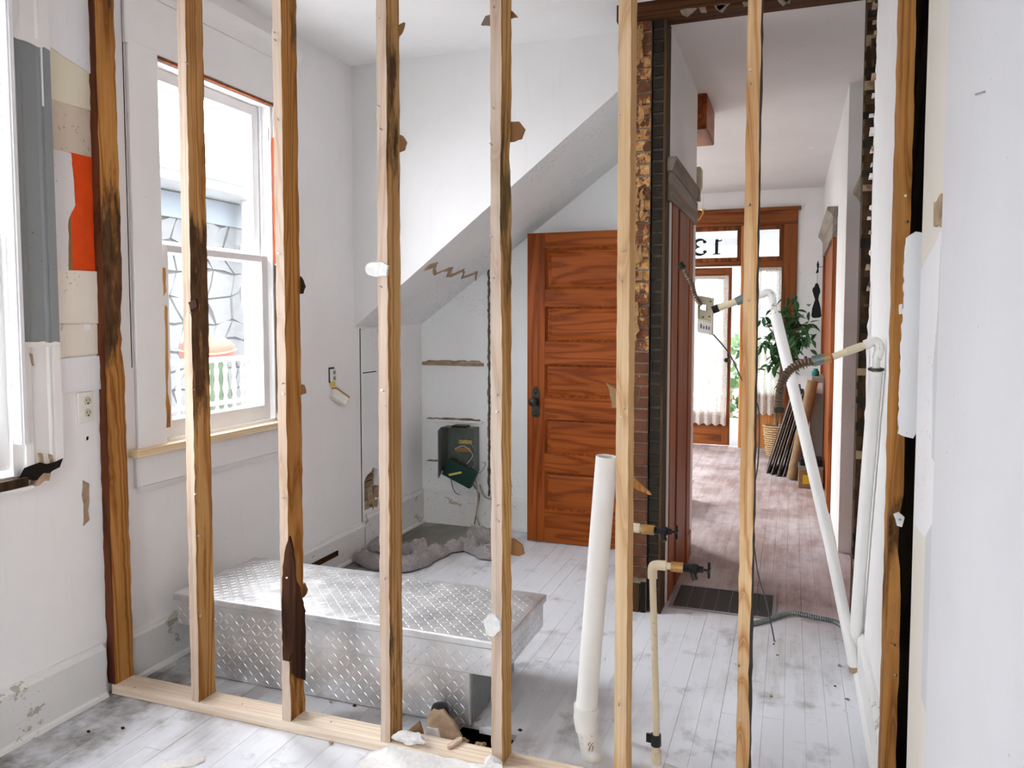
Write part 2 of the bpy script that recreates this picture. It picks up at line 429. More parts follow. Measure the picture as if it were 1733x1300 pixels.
# floor: boards over a dark subfloor; one board set has a ragged hole by the studs
fl = struct(MB().box(-3.0, .5, -2.2, 9.45, -.24, -.20).build('floor', 'subfloor', origin=(0, 0, 0)), 'dusty whitewashed plank floor running into the hall', 'floor')
BW = .0752
bmh = MB().box(-.5, .5, -.5, .5, -.5, .5)
bme = bpy.data.meshes.new('floor_board'); bme.from_pydata(bmh.v, [], bmh.f); bme.materials.append(M['floor_board'])
def board(x, y0, y1):
    if y1 - y0 < .02: return
    child(bme, fl, 'floor_board', (x, (y0+y1)/2, -.011 + R(-.0012, .0)), (0, R(-.006, .006), 0), (BW - R(.0004, .0016), y1 - y0 - .001, .022))
x = XL + BW/2; k = 0
while x < XR + .05:
    hole = -1.13 < x < -.93
    y = -.2
    cuts = [-.2, R(1.2, 2.1), R(2.9, 3.9)]
    end = YR + .05 if x < -.72 else YF + .1
    if end > 6: cuts += [R(5.2, 6.2), R(7.2, 8.2)]
    else: cuts += []
    cuts.append(end)
    for a, b in zip(cuts, cuts[1:]):
        if hole and a < 2.45 < b: board(x, a, 2.40 + R(-.02, .02)); board(x, 2.555 + R(-.03, .03), b)
        else: board(x, a, b)
    if x < -.72:
        cmid = R(6.6, 7.6); board(x, 5.17, cmid); board(x, cmid, YF + .1)
    x += BW; k += 1

# left wall, built round its openings (Y range, Z range)
def wall_x(name, x0, x1, y0, y1, z0, z1, holes, mat):
    ys = sorted({y0, y1, *[h[0] for h in holes], *[h[1] for h in holes]}); zs = sorted({z0, z1, *[h[2] for h in holes], *[h[3] for h in holes]})
    mb = MB()
    for a, b in zip(ys, ys[1:]):
        run = None
        for c, d in zip(zs, zs[1:]):
            solid = not any(h[0] <= a and b <= h[1] and h[2] <= c and d <= h[3] for h in holes)
            if solid: run = [run[0], d] if run else [c, d]
            if not solid and run: mb.box(x0, x1, a, b, *run); run = None
        if run: mb.box(x0, x1, a, b, *run)
    return mb.build(name, mat, origin=(x0, y0, 0))
WIN = (2.60, 3.385, .965, 2.61)
NWIN = (1.42, 1.93, .95, 2.62)
wl = struct(wall_x('wall_left', XL - .13, XL, -2.2, YR, -.2, ZC, [WIN, NWIN, (4.255, 4.43, .27, .56)], 'wall_paint'),
            'white plaster side wall with the two sash windows', 'wall')
# patches of old paint and board left on it between the window casing and the first stud
def patch_x(name, poly, mat, thick, par, x=XL, off=0.0, sgn=1):
    return MB().prism(poly, 'x', x - .004 * sgn, x + sgn * (thick + off)).build(name, mat, par)
yl = 2.093; yr = 2.300
patch_x('paint_patch', jag([(yl-.01, 2.49), (yr, 2.43), (yr, 3.03), (yl-.01, 3.03)], .004, .05, 1), 'patch_white', .012, wl)
patch_x('paint_patch', [(yl, 2.30), (yr, 2.30), (yr, 2.45), (yl, 2.50)], 'patch_cream', .006, wl)
patch_x('paint_patch', [(yl, 2.115), (yr, 2.125), (yr, 2.302), (yl, 2.302)], 'patch_beige', .002, wl)
patch_x('paint_patch', jag([(yl, 1.68), (2.150, 1.68), (2.158, 1.87), (2.19, 1.93), (2.178, 2.12), (yl, 2.117)], .0025, .02, 2), 'patch_grey_white', .006, wl)
patch_x('paint_patch', [(2.14, 1.68), (2.19, 1.68), (2.19, 1.94), (2.14, 1.90)], 'kraft_paper', .003, wl)
patch_x('paint_patch', [(2.172, 1.685), (yr, 1.685), (yr, 2.123), (2.172, 2.123)], 'patch_orange', .0035, wl)
patch_x('paint_patch', jag([(yl, 1.485), (yr, 1.482), (yr, 1.684), (yl, 1.682)], .002, .04, 4), 'patch_ivory', .011, wl)
patch_x('paint_patch', [(yl, 1.36), (yr, 1.362), (yr, 1.478), (2.246, 1.478), (2.240, 1.455), (2.212, 1.455), (2.208, 1.480), (2.118, 1.480), (2.114, 1.458), (2.100, 1.458), (yl, 1.478)], 'patch_ivory', .006, wl)
patch_x('paint_patch', jag([(yl+.004, 1.225), (yr, 1.225), (yr, 1.358), (yl+.004, 1.352)], .0015, .05, 5), 'patch_white', .013, wl)
patch_x('paint_patch', jag([(2.18, .70), (2.21, .72), (2.215, .86), (2.185, .88)], .006, .03, 6), 'rubble_tan', .002, wl)
# lath showing through a hole in the plaster, and torn plaster round it
MB().box(XL-.12, XL-.11, 4.24, 4.45, .24, .60).build('hole_backing', 'subfloor', wl)
for i in range(7):
    z = .285 + i * .040
    MB().box(XL-.05, XL-.035, 4.245, 4.44, z, z + R(.026, .032)).build('lath_strip', 'lath', wl)
MB().prism(jag([(4.25, .45), (4.30, .50), (4.36, .535), (4.44, .50), (4.44, .60), (4.25, .60)], .012, .03, 8), 'x', XL-.02, XL+.003).build('torn_plaster', 'wall_paint', wl)
for i, (a, b) in enumerate([(4.28, .29), (4.33, .33), (4.38, .29), (4.40, .36), (4.31, .38)]):
    MB().prism(jag([(a-.03, b-.035), (a+.035, b-.03), (a+.03, b+.04), (a-.025, b+.03)], .012, .03, 20+i), 'x', XL-.03, XL-.005+.004*i).build('plaster_chunk', 'rubble_tan', wl)
# joint of the old panel beside the hole, and a rail joint
MB().box(XL-.002, XL+.0015, 4.218, 4.226, .15, 1.44).build('panel_joint', 'dark_gap', wl)
MB().box(XL-.002, XL+.012, 4.226, 4.47, .56, 1.44).build('wall_panel', 'closet_paint', wl, bevel=.002)
MB().box(XL-.002, XL+.013, 4.232, 4.40, 1.156, 1.162).build('panel_joint', 'dark_gap', wl)
# cracked edge of the far wall plaster beside the window casing
MB().box(XL-.001, XL+.001, 2.435, 2.439, 1.3, 2.95).build('plaster_crack', 'dark_gap', wl)

# right wall: near part with broken plaster edge, recessed part past the old partition, far part
edge = [(3.62 + noise.noise(Vector((z*9, 3, 0))) * .06 + noise.noise(Vector((z*31, 1, 0))) * .06 + (.06 if z < 1.5 else 0), z) for z in [i * .035 for i in range(88)]]
wr = struct(MB().box(XR, XR+.12, -2.2, 2.195, -.2, ZC).box(XR+.08, XR+.12, 2.195, 2.56, -.2, ZC).prism([(2.56, -.2)] + [(3.66, -.2)] + edge + [(3.6, ZC), (2.56, ZC)], 'x', XR, XR + .12).build('wall_right', 'wall_paint', origin=(XR, 0, 0)), 'white wall on the right, smooth board near the viewer', 'wall')
MB().box(XR + .074, XR + .0795, 2.195, 2.56, 0, ZC).box(XR+.004, XR+.079, 2.196, 2.200, 0, ZC).box(XR+.004, XR+.079, 2.556, 2.559, 0, ZC).build('void_backing', 'charred_side', wr)  # slot lining, its deep shade put into the near-black colour
MB().box(XR - .014, XR + .002, -.5, 1.865, .0, 2.9).build('wall_board', 'near_panel', wr, bevel=.003)
MB().prism(jag([(1.855, 0.0), (2.16, 0.0), (2.175, 1.0), (2.19, 2.95), (1.855, 2.95)], .0025, .12, 9), 'x', XR - .007, XR + .002).build('cream_strip', 'strip_cream', wr)
for i, (poly, mt, th) in enumerate([
    ([(1.868, 1.18), (1.93, 1.19), (1.945, 1.40), (1.91, 1.52), (1.90, 1.66), (1.868, 1.66)], 'patch_grey', .009),
    ([(1.868, .62), (1.96, .62), (1.97, 1.00), (1.868, 1.06)], 'patch_grey', .009),
    ([(1.868, 1.00), (2.15, .98), (2.17, 1.62), (1.868, 1.70)], 'patch_white', .0075)]):
    MB().prism(jag(poly, .004, .05, 30+i), 'x', XR - th - .0006 * i, XR).build('paint_patch', mt, wr)
MB().prism(jag([(1.90, 1.70), (1.98, 1.71), (1.985, 1.765), (1.90, 1.77)], .006, .02, 41), 'x', XR - .012, XR).build('paint_patch', 'rubble_tan', wr)
for a, b in [(1.50, 1.88)]:
    MB().tube([(XR-.012, a, b), (XR-.03, a-.008, b-.006)], .0018, 6).build('nail', 'steel', wr)
# torn paper hanging along the broken edge
for i in range(26):
    z = R(1.5, 2.95); y = 3.60 + R(-.03, .03)
    MB().prism(jag([(y, z), (y+R(.03,.07), z+R(.0,.012)), (y+.012, z+R(.012,.03))], .003, .012, 60+i), 'x', XR - R(.004, .02), XR - .001).build('torn_plaster', random.choice(['gypsum', 'old_dark_z', 'rubble_tan']), wr)
struct(MB().box(XR+.11, XR+.20, 3.6, 5.32, -.2, ZC).build('wall_right_hall', 'hall_paint'), 'recessed grey-white hall wall behind the broken partition', 'wall')
struct(MB().box(XR, XR+.20, 5.30, YF+.12, -.2, ZC).build('wall_right_foyer', 'hall_paint'), 'white hall wall on the right leading to the front door', 'wall')
# end of the demolished partition with its laths
st = struct(MB().box(.285, XR+.10, 3.78, 3.90, 0, ZH).build('trim_1', 'old_dark_z'), 'dark splintered end of the removed partition beside the right wall', 'trim')
for i in range(46):
    z = .05 + i * .063; MB().box(.278 + R(0, .01), .33, 3.762 + R(0, .01), 3.782, z, z + R(.025, .045)).build('lath_end', random.choice(['lath', 'old_dark_z', 'old_dark_z', 'brick_soot']), st)

# rear closet wall, stair wall with the sloping edge, soffit, ceilings
wb = struct(MB().box(XL-.1, -.78, YR, YR+.1, -.2, 2.9).build('wall_rear', 'closet_paint'), 'scuffed pale wall under the stairs', 'wall')
SL = .772
def zd(x): return 1.452 + (x + 2.555) * SL
ws = struct(MB().prism([(XL-.1, zd(XL-.1)), (-.66, zd(-.66)), (-.66, ZC), (XL-.1, ZC)], 'y', YB, YB+.05).build('wall_stair', 'stair_paint'), 'bright white stair wall with a sloping lower edge', 'wall')
def zs(x): return 1.460 + (x + 2.555) * .735
so = MB(); a, b = XL-.1, -.66
so.add([(a,YB+.002,zd(a)),(b,YB+.002,zd(b)),(b,YR+.02,zs(b)),(a,YR+.02,zs(a)),(a,YB+.002,zd(a)+.06),(b,YB+.002,zd(b)+.06),(b,YR+.02,zs(b)+.06),(a,YR+.02,zs(a)+.06)],
       [(0,1,2,3),(7,6,5,4),(0,4,5,1),(1,5,6,2),(2,6,7,3),(3,7,4,0)])
so_o = struct(so.build('ceiling_soffit', 'closet_paint'), 'sloping underside of the stairs above the nook', 'ceiling')
# crack where the lower soffit board ends
cr = MB(); xa = -2.08
pts = [(xa + .03 * math.sin(i*1.7), YB + .05 + i * .06) for i in range(15)]
for i in range(14):
    (x0, y0), (x1, y1) = pts[i], pts[i+1]; w = R(.008, .022) if i < 8 else .006
    zf = lambda x, y: zd(x) + (zs(x) - zd(x)) * (y - YB) / (YR - YB)
    cr.add([(x0-w, y0, zf(x0-w,y0)-.016), (x0+w, y0, zf(x0+w,y0)-.016), (x1+w, y1, zf(x1+w,y1)-.016), (x1-w, y1, zf(x1-w,y1)-.016),
            (x0-w, y0, zf(x0-w,y0)+.004), (x0+w, y0, zf(x0+w,y0)+.004), (x1+w, y1, zf(x1+w,y1)+.004), (x1-w, y1, zf(x1-w,y1)+.004)], [(0,1,2,3),(7,6,5,4),(0,4,5,1),(1,5,6,2),(2,6,7,3),(3,7,4,0)])
cr.build('crack', 'rubble_tan', so_o)
struct(MB().box(XL-.13, XR+.2, -2.2, YP+.03, ZC, ZC+.1).build('ceiling', 'ceiling_paint'), 'white kitchen ceiling', 'ceiling')
struct(MB().box(XL-.1, -.6, YP+.03, YB+.05, ZC, ZC+.1).build('ceiling_bay', 'ceiling_paint'), 'white ceiling strip above the stair wall', 'ceiling')
struct(MB().box(-.80, XR+.3, YP+.03, 5.2, ZH, ZH+.07).box(-2.7, XR+.3, 5.2, YF+.1, ZH, ZH+.07).build('ceiling_hall', 'hall_ceiling_paint'), 'stained grey-white hall ceiling', 'ceiling')
hd = struct(MB().box(-.84, XR+.1, YP-.03, YP+.10, ZH-.005, ZC+.02).build('trim_2', 'old_dark'), 'dark timber header across the hall opening', 'trim')
for i in range(9):
    x = R(-.35, .2) if i > 3 else R(-.55, -.35)
    MB().prism(jag([(x, ZH+.01), (x+R(.03,.08), ZH+.01), (x+R(.02,.05), ZH-R(.01,.035)), (x+.01, ZH-.012)], .004, .02, 80+i), 'y', YP-.034, YP-.024).build('torn_plaster', 'mortar', hd)
# rear wall of the room the photograph was taken from, with an unseen opening sized to tune the light
struct(MB().box(XL-.13, -1.52, -2.2, -2.08, -.2, ZC).box(-.72, XR+.12, -2.2, -2.08, -.2, ZC).box(-1.52, -.72, -2.2, -2.08, 2.2, ZC).box(-1.52,-.72,-2.2,-2.08,-.2,1.1).build('wall_near', 'wall_paint'), 'white wall of the front room with a wide window opening', 'wall')

# baseboards: board, cap moulding and shoe
def base_x(name, x, sg, y0, y1, h=.20, label=''):
    o = struct(MB().box(min(x, x+sg*.022), max(x, x+sg*.022), y0, y1, 0, h-.035).build(name, 'base_paint'), label, 'baseboard')
    MB().prism([(x, h-.036), (x+sg*.026, h-.036), (x+sg*.026, h-.022), (x+sg*.014, h-.012), (x+sg*.010, h), (x, h)], 'y', y0, y1).build('cap_moulding', 'base_paint', o)
    MB().prism([(x, 0), (x+sg*.036, 0), (x+sg*.033, .012), (x+sg*.022, .020), (x, .02)], 'y', y0, y1).build('shoe_moulding', 'base_paint', o)
    return o
base_x('baseboard_left_near', XL, 1, -.4, 2.245, .215, label='peeling white baseboard left of the first stud')
b1 = base_x('baseboard_left', XL, 1, 2.37, 4.215, .205, label='peeling white baseboard under the sash window')
MB().box(XL+.02, XL+.03, 3.62, 3.90, .085, .115).build('splinter', 'old_dark', b1)
base_x('baseboard_left_nook', XL, 1, 4.232, YR, .245, label='grimy baseboard on the side of the stair nook')
base_x('baseboard_right', XR, -1, 2.40, 3.62, .19, label='white baseboard along the right wall')
o = struct(MB().box(XL, -1.0, YR-.022, YR, 0, .20).build('baseboard_rear', 'base_paint'), 'grimy baseboard along the wall under the stairs', 'baseboard')
MB().prism([(YR, .20), (YR-.028, .20), (YR-.026, .216), (YR-.014, .228), (YR-.010, .242), (YR, .242)], 'x', XL, -1.0).build('cap_moulding', 'base_paint', o)
MB().prism([(YR, 0), (YR-.036, 0), (YR-.033, .012), (YR-.02, .022), (YR, .022)], 'x', XL, -1.0).build('shoe_moulding', 'base_paint', o)

# ------------------------------------------------------------------ kitchen window
def sgroup(name, label, cat, loc):
    o = thing(name, label, cat, loc); o['kind'] = 'structure'; return o
w1 = sgroup('window_1', 'white double-hung sash window with peeling paint over a raw wood sill', 'window', (XL, 2.99, .95))
y0, y1, z0, z1 = WIN
MB().box(XL, XL+.020, 2.445, y0, .955, 2.63).build('casing', 'trim_paint', w1, bevel=.004)
MB().box(XL, XL+.020, y1, 3.53, .955, 2.63).build('casing', 'trim_paint', w1, bevel=.004)
MB().box(XL, XL+.018, 2.435, 3.54, 2.612, 2.84).build('head_casing', 'trim_paint', w1, bevel=.004)
MB().prism([(XL, 2.84), (XL+.022, 2.84), (XL+.030, 2.862), (XL+.055, 2.895), (XL+.060, 2.93), (XL, 2.93)], 'y', 2.40, 3.58).build('crown_moulding', 'trim_paint', w1)
MB().box(XL+.004, XL+.021, y0, y1, 2.598, 2.606).build('head_gap', 'casing_brown', w1)
# jambs and outside frame
MB().box(XL-.128, XL-.002, y0, y0+.016, z0, z1).box(XL-.128, XL-.002, y1-.016, y1, z0, z1).box(XL-.128, XL-.002, y0+.016, y1-.016, z1-.016, z1).build('jamb', 'trim_paint', w1)
MB().box(XL-.062, XL-.052, y1-.032, y1-.016, z0, z1-.016).box(XL-.10, XL-.09, y1-.032, y1-.016, z0, z1-.016).build('sash_stop', 'vinyl', w1)
MB().box(XL+.001, XL+.016, y1-.006, y1+.006, 1.0, 1.78).build('bare_edge', 'old_dark_z', w1)
MB().box(XL+.001, XL+.012, y1-.004, y1+.006, 1.79, 2.44).build('bare_edge', 'patch_orange', w1)
MB().prism([(XL-.13, z0-.02), (XL-.002, z0-.002), (XL-.002, z0+.012), (XL-.13, z0)], 'y', y0, y1).build('outer_sill', 'trim_paint', w1)
# peeled strip of bare wood along the left casing
MB().prism(jag([(2.594, 1.03), (2.615, 1.03), (2.618, 1.12), (2.607, 1.18), (2.615, 1.55), (2.604, 1.56), (2.598, 1.30)], .004, .05, 3), 'x', XL+.018, XL+.022).build('bare_wood_strip', 'pine_side', w1)
MB().prism(jag([(2.598, 1.60), (2.612, 1.62), (2.610, 1.72), (2.596, 1.72)], .003, .03, 4), 'x', XL+.018, XL+.022).build('bare_wood_strip', 'pine_side', w1)
def sash(ya, yb, za, zb, xc, st, rb, rtp, pane):
    f = MB().box(xc-.018, xc+.018, ya, ya+st, za, zb).box(xc-.018, xc+.018, yb-st, yb, za, zb).box(xc-.018, xc+.018, ya+st, yb-st, za, za+rb).box(xc-.018, xc+.018, ya+st, yb-st, zb-rtp, zb).build('sash', 'trim_paint', w1, bevel=.003)
    MB().box(xc-.003, xc+.003, ya+st-.004, yb-st+.004, za+rb-.004, zb-rtp+.004).build('pane', pane, f)
    MB().prism([(xc+.018, za+rb), (xc+.008, za+rb+.012), (xc+.006, za+rb)], 'y', ya+st, yb-st).build('glazing_bead', 'trim_paint', f)
sash(y0+.018, y1-.034, 1.79, z1-.018, XL-.080, .052, .045, .052, 'pane_clear')
sash(y0+.018, y1-.034, z0+.012, 1.826, XL-.036, .050, .075, .034, 'pane_dusty')
MB().tube([(XL-.02, 3.372, 2.49), (XL-.012, 3.372, 2.485), (XL-.012, 3.372, 2.42)], .004, 6).build('sash_pin', 'black_metal', w1)
MB().box(XL, XL+.050, 2.405, 3.42, .930, .962).build('sill', 'pine_sill', w1, bevel=.002)
MB().box(XL, XL+.016, 2.43, 3.50, .80, .925).build('apron', 'trim_paint', w1, bevel=.003)
MB().prism([(XL, .772), (XL+.008, .772), (XL+.020, .80), (XL, .80)], 'y', 2.45, 3.5).build('apron_moulding', 'trim_paint', w1)

# ------------------------------------------------------------------ window at the picture's left edge
w2 = sgroup('window_2', 'half-stripped window casing, grey paint above bare white, at the left edge', 'window', (XL, 1.6, .95))
y0, y1, z0, z1 = NWIN
def profile_casing(name, ya, yb, za, zb, mat):
    n = yb - ya
    pr = [(XL, ya), (XL+.020, ya), (XL+.024, ya+.10*n), (XL+.024, ya+.18*n), (XL+.018, ya+.26*n), (XL+.018, ya+.64*n), (XL+.024, ya+.69*n), (XL+.024, ya+.74*n), (XL+.019, ya+.76*n), (XL+.024, ya+.79*n), (XL+.026, yb), (XL, yb)]
    return MB().prism(pr, 'z', za, zb).build(name, mat, w2)
profile_casing('casing', 1.945, 2.088, .965, 1.412, 'casing_white')
profile_casing('casing', 1.945, 2.088, 1.412, 2.475, 'casing_grey')
profile_casing('casing', 1.945, 2.088, 2.475, 2.95, 'casing_white')
MB().prism(jag([(1.94, 2.47), (2.09, 2.465), (2.09, 2.49), (1.94, 2.495)], .006, .02, 7), 'x', XL+.02, XL+.0272).build('paint_edge', 'casing_white', w2)
MB().prism(jag([(1.944, 1.400), (2.089, 1.400), (2.089, 1.415), (1.944, 1.418)], .004, .02, 8), 'x', XL+.02, XL+.0268).build('paint_edge', 'casing_white', w2)
MB().box(XL+.02, XL+.028, 2.052, 2.056, 2.26, 2.47).build('paint_drip', 'vinyl', w2)
MB().box(XL-.02, XL+.036, 1.916, 1.944, 1.06, 2.95).box(XL+.034, XL+.040, 1.924, 1.930, 1.06, 2.95).build('vinyl_stop', 'vinyl', w2, bevel=.003)
MB().box(XL-.128, XL, y1-.02, y1, z0, z1).build('jamb', 'trim_paint', w2)
MB().box(XL-.06, XL-.02, y1-.07, y1-.02, z0+.02, 1.80).box(XL-.06, XL-.02, y0+.02, y0+.07, z0+.02, 1.80).box(XL-.06, XL-.02, y0+.07, y1-.07, z0+.02, z0+.10).box(XL-.06, XL-.02, y0+.07, y1-.07, 1.76, 1.80).build('sash', 'trim_paint', w2)
MB().box(XL-.10, XL-.06, y1-.07, y1-.02, 1.78, z1-.02).box(XL-.10, XL-.06, y0+.02, y0+.07, 1.78, z1-.02).box(XL-.10, XL-.06, y0+.07, y1-.07, z1-.08, z1-.02).build('sash', 'trim_paint', w2)
MB().box(XL-.045, XL-.040, y0+.06, y1-.06, z0+.09, 1.77).build('pane', 'pane_clear', w2)
MB().box(XL-.085, XL-.080, y0+.06, y1-.06, 1.79, z1-.07).build('pane', 'pane_clear', w2)
MB().prism(jag([(1.90, .935), (1.97, .925), (2.07, .955), (2.08, .985), (1.93, .975)], .008, .03, 9), 'x', XL+.0265, XL+.029).build('rotted_hole', 'dark_gap', w2)
MB().prism(jag([(1.96, .905), (2.02, .915), (2.03, .94), (1.98, .935)], .008, .02, 10), 'x', XL, XL+.030).build('rotted_splinter', 'rubble_tan', w2)
MB().box(XL, XL+.045, 1.2, 1.93, .915, .945).build('sill', 'old_dark_z', w2)
MB().box(XL, XL+.05, 1.2, 1.945, .900, .913).build('sill_edge', 'trim_paint', w2)
for a, b in [(1.966, 1.38), (1.99, 1.02), (2.03, 1.01)]:
    MB().prism(jag([(a, b), (a+.012, b-.005), (a+.016, b-.045), (a+.006, b-.035)], .003, .02, int(b*99)), 'x', XL+.018, XL+.0262).build('bare_wood_strip', 'rubble_tan', w2)

# ------------------------------------------------------------------ studs
def stud(label, x0, x1, mats, xb=None, y0=2.270, y1=2.359, zt=ZC, zb=.040, seed=0, wob=.0015, chips=()):
    """one sawn stud: many short rings so that its arrises wander and break"""
    rnd = random.Random(seed); t = thing('stud', label, 'stud', ((x0+x1)/2, (y0+y1)/2, zb))
    n = 76; vs = []; fs = []; ms = []
    dx = (xb - x0) if xb is not None else 0.0
    for i in range(n + 1):
        z = zb + (zt - zb) * i / n; s = dx * (1 - i / n); j = lambda: rnd.uniform(-wob, wob)
        c = [0, 0, 0, 0]
        for (za, zz, k, amt) in chips:
            if za < z < zz: c[k] = max(c[k], amt * (1 - abs(2 * (z - za) / (zz - za) - 1)) ** .5 * rnd.uniform(.55, 1))
        vs += [(x0+s+j()+c[0], y0+j()+c[0]*.5, z), (x1+s+j()-c[1], y0+j()+c[1]*.7, z), (x1+s+j()-c[2]*.6, y1+j()-c[2], z), (x0+s+j()+c[3], y1+j(), z)]
    for i in range(n):
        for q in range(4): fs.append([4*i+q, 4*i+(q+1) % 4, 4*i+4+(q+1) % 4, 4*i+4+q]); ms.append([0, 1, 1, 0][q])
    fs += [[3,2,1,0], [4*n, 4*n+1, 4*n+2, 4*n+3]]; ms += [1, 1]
    m = MB(); m.v = [Vector(v) for v in vs]; m.f = fs; m.m = ms
    m.build('timber', mats, t); return t
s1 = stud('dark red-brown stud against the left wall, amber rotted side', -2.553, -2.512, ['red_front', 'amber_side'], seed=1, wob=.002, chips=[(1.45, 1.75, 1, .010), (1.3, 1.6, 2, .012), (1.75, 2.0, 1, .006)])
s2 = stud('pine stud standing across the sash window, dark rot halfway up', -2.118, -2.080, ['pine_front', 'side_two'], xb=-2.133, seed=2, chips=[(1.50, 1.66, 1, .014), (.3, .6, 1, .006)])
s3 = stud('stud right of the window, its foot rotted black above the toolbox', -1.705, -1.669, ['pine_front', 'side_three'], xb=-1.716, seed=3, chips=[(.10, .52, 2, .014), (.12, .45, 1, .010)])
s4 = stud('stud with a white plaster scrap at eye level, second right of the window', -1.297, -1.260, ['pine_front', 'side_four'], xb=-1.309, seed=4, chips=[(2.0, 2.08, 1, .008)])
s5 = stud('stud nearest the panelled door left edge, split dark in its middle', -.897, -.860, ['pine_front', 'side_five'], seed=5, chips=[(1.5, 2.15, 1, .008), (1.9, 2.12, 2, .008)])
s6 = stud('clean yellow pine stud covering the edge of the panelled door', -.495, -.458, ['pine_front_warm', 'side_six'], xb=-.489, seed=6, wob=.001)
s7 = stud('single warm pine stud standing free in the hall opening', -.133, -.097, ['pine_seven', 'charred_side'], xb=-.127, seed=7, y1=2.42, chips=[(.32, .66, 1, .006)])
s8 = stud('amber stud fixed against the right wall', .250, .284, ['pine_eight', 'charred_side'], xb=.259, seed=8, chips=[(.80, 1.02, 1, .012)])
# torn board scraps behind the studs (given as picture outlines, on the plane at the back of the studs)
def scrap(par, uv, mat, Y=2.3605, th=.010, seed=0, name='board_scrap', lab=None):
    pts = [aty(u, v, Y) for u, v in uv]; P2 = jag([(p.x, p.z) for p in pts], .0022, .012, seed)
    o = MB().prism(P2, 'y', Y, Y + th).build(name, mat, par)
    if lab: o['label'] = lab
    return o
scrap(s4, [(662, 50), (684, 37), (678, 56), (668, 70)], 'kraft_paper', seed=1)
scrap(s4, [(664, 226), (680, 229), (687, 240), (683, 254), (664, 260)], 'kraft_paper', seed=2)
scrap(s4, [(660, 52), (675, 62), (672, 70), (660, 68)], 'gypsum', seed=3)
scrap(s5, [(855, 205), (878, 206), (888, 218), (882, 235), (855, 242)], 'kraft_paper', seed=4)
scrap(s5, [(855, 15), (868, 20), (876, 28), (855, 30)], 'kraft_paper', seed=5)
scrap(s5, [(835, 22), (822, 27), (814, 42), (835, 42)], 'frame_back', seed=6)
scrap(s5, [(850, 912), (869, 912), (883, 922), (887, 938), (878, 942), (862, 938), (850, 925)], 'kraft_paper', seed=7)
scrap(s3, [(495, 465), (508, 468), (515, 485), (511, 497), (495, 496)], 'old_dark_z', seed=8)
scrap(s3, [(500, 650), (513, 652), (516, 666), (500, 671)], 'kraft_paper', seed=9)
scrap(s3, [(497, 985), (514, 988), (519, 1000), (512, 1012), (497, 1010)], 'kraft_paper', seed=10)
scrap(s6, [(1045, 660), (1025, 648), (1032, 662), (1035, 690), (1045, 690)], 'cardboard', seed=11)
scrap(s6, [(1060, 655), (1082, 660), (1080, 680), (1060, 682)], 'cardboard', seed=12)
scrap(s6, [(1060, 800), (1069, 804), (1103, 838), (1098, 838), (1075, 828), (1060, 812)], 'pine_side', seed=13)
scrap(s1, [(180, 104), (189, 108), (192, 121), (186, 126), (180, 124)], 'old_dark_z', seed=14)
scrap(s2, [(330, 505), (318, 512), (322, 524), (333, 520)], 'rotten', Y=2.262, th=.010, seed=15)
scrap(s4, [(618, 452), (624, 445), (646, 443), (656, 450), (654, 467), (632, 468), (620, 463)], 'gypsum', Y=2.262, th=.010, seed=16, name='plaster_scrap')
scrap(s5, [(818, 1050), (826, 1040), (838, 1042), (846, 1052), (846, 1068), (836, 1078), (822, 1074)], 'gypsum', Y=2.258, th=.014, seed=17, name='plaster_scrap')
scrap(s8, [(1513, 872), (1522, 868), (1531, 876), (1527, 892), (1518, 890)], 'gypsum', Y=2.258, th=.014, seed=18, name='plaster_scrap')
scrap(s8, [(1522, 516), (1527, 514), (1528, 530), (1523, 532)], 'gypsum', Y=2.258, th=.014, seed=19, name='plaster_scrap')
scrap(s8, [(1534, 402), (1550, 392), (1566, 395), (1560, 720), (1546, 742), (1521, 735), (1523, 660)], 'patch_white', Y=2.232, th=.020, seed=20, name='board_strip', lab='strip of white wallboard')
# bark-black rot climbing the foot of the third stud
pts = [aty(u, v, 2.264) for u, v in [(478, 960), (483, 925), (489, 908), (494, 930), (499, 985), (499, 1010), (495, 1100), (488, 1120), (478, 1118), (476, 1040)]]
MB().prism(jag([(p.x, p.z) for p in pts], .002, .02, 21), 'y', 2.2655, 2.276).build('rotted_patch', 'rotten', s3)
MB().prism(jag([(2.272, .22), (2.350, .16), (2.358, .42), (2.33, .52), (2.30, .56), (2.272, .50)], .004, .02, 22), 'x', -1.678, -1.672).build('rotted_patch', 'rotten', s3)
MB().tube([aty(512, 1092, 2.36), aty(516, 1098, 2.36), aty(515, 1106, 2.36), aty(511, 1110, 2.36)], .003, 6).build('hook', 'black_metal', s3)
# nails
def nails(par, lst, Y=2.268):
    for u, v in lst:
        p = aty(u, v, Y); d = Vector((R(-.004, .012), -.010, R(-.002, .006)))
        MB().tube([p + Vector((0, .008, 0)), p + d], .0016, 6).tube([p + d, p + d * 1.12], .0036, 8).build('nail', 'steel', par)
nails(s2, [(316, 108), (322, 530), (326, 660), (330, 836), (338, 1040), (336, 905)])
nails(s3, [(463, 55), (466, 70), (470, 205), (474, 430), (482, 668), (480, 648), (486, 978), (480, 844)])
nails(s4, [(643, 31), (643, 180), (645, 220), (646, 487), (650, 663), (652, 688), (650, 978), (641, 1185), (640, 843)])
nails(s5, [(835, 14), (836, 185), (833, 246), (833, 400), (836, 472), (840, 670), (844, 697), (843, 854), (840, 880), (833, 1022)])
nails(s6, [(1050, 425), (1052, 478), (1050, 195), (1052, 690), (1050, 705), (1047, 1190)])
nails(s7, [(1272, 144), (1264, 350), (1270, 120), (1264, 509), (1250, 1218), (1258, 1007), (1243, 1125)])
nails(s8, [(1534, 333), (1530, 375), (1521, 880), (1506, 1090), (1508, 1140)])
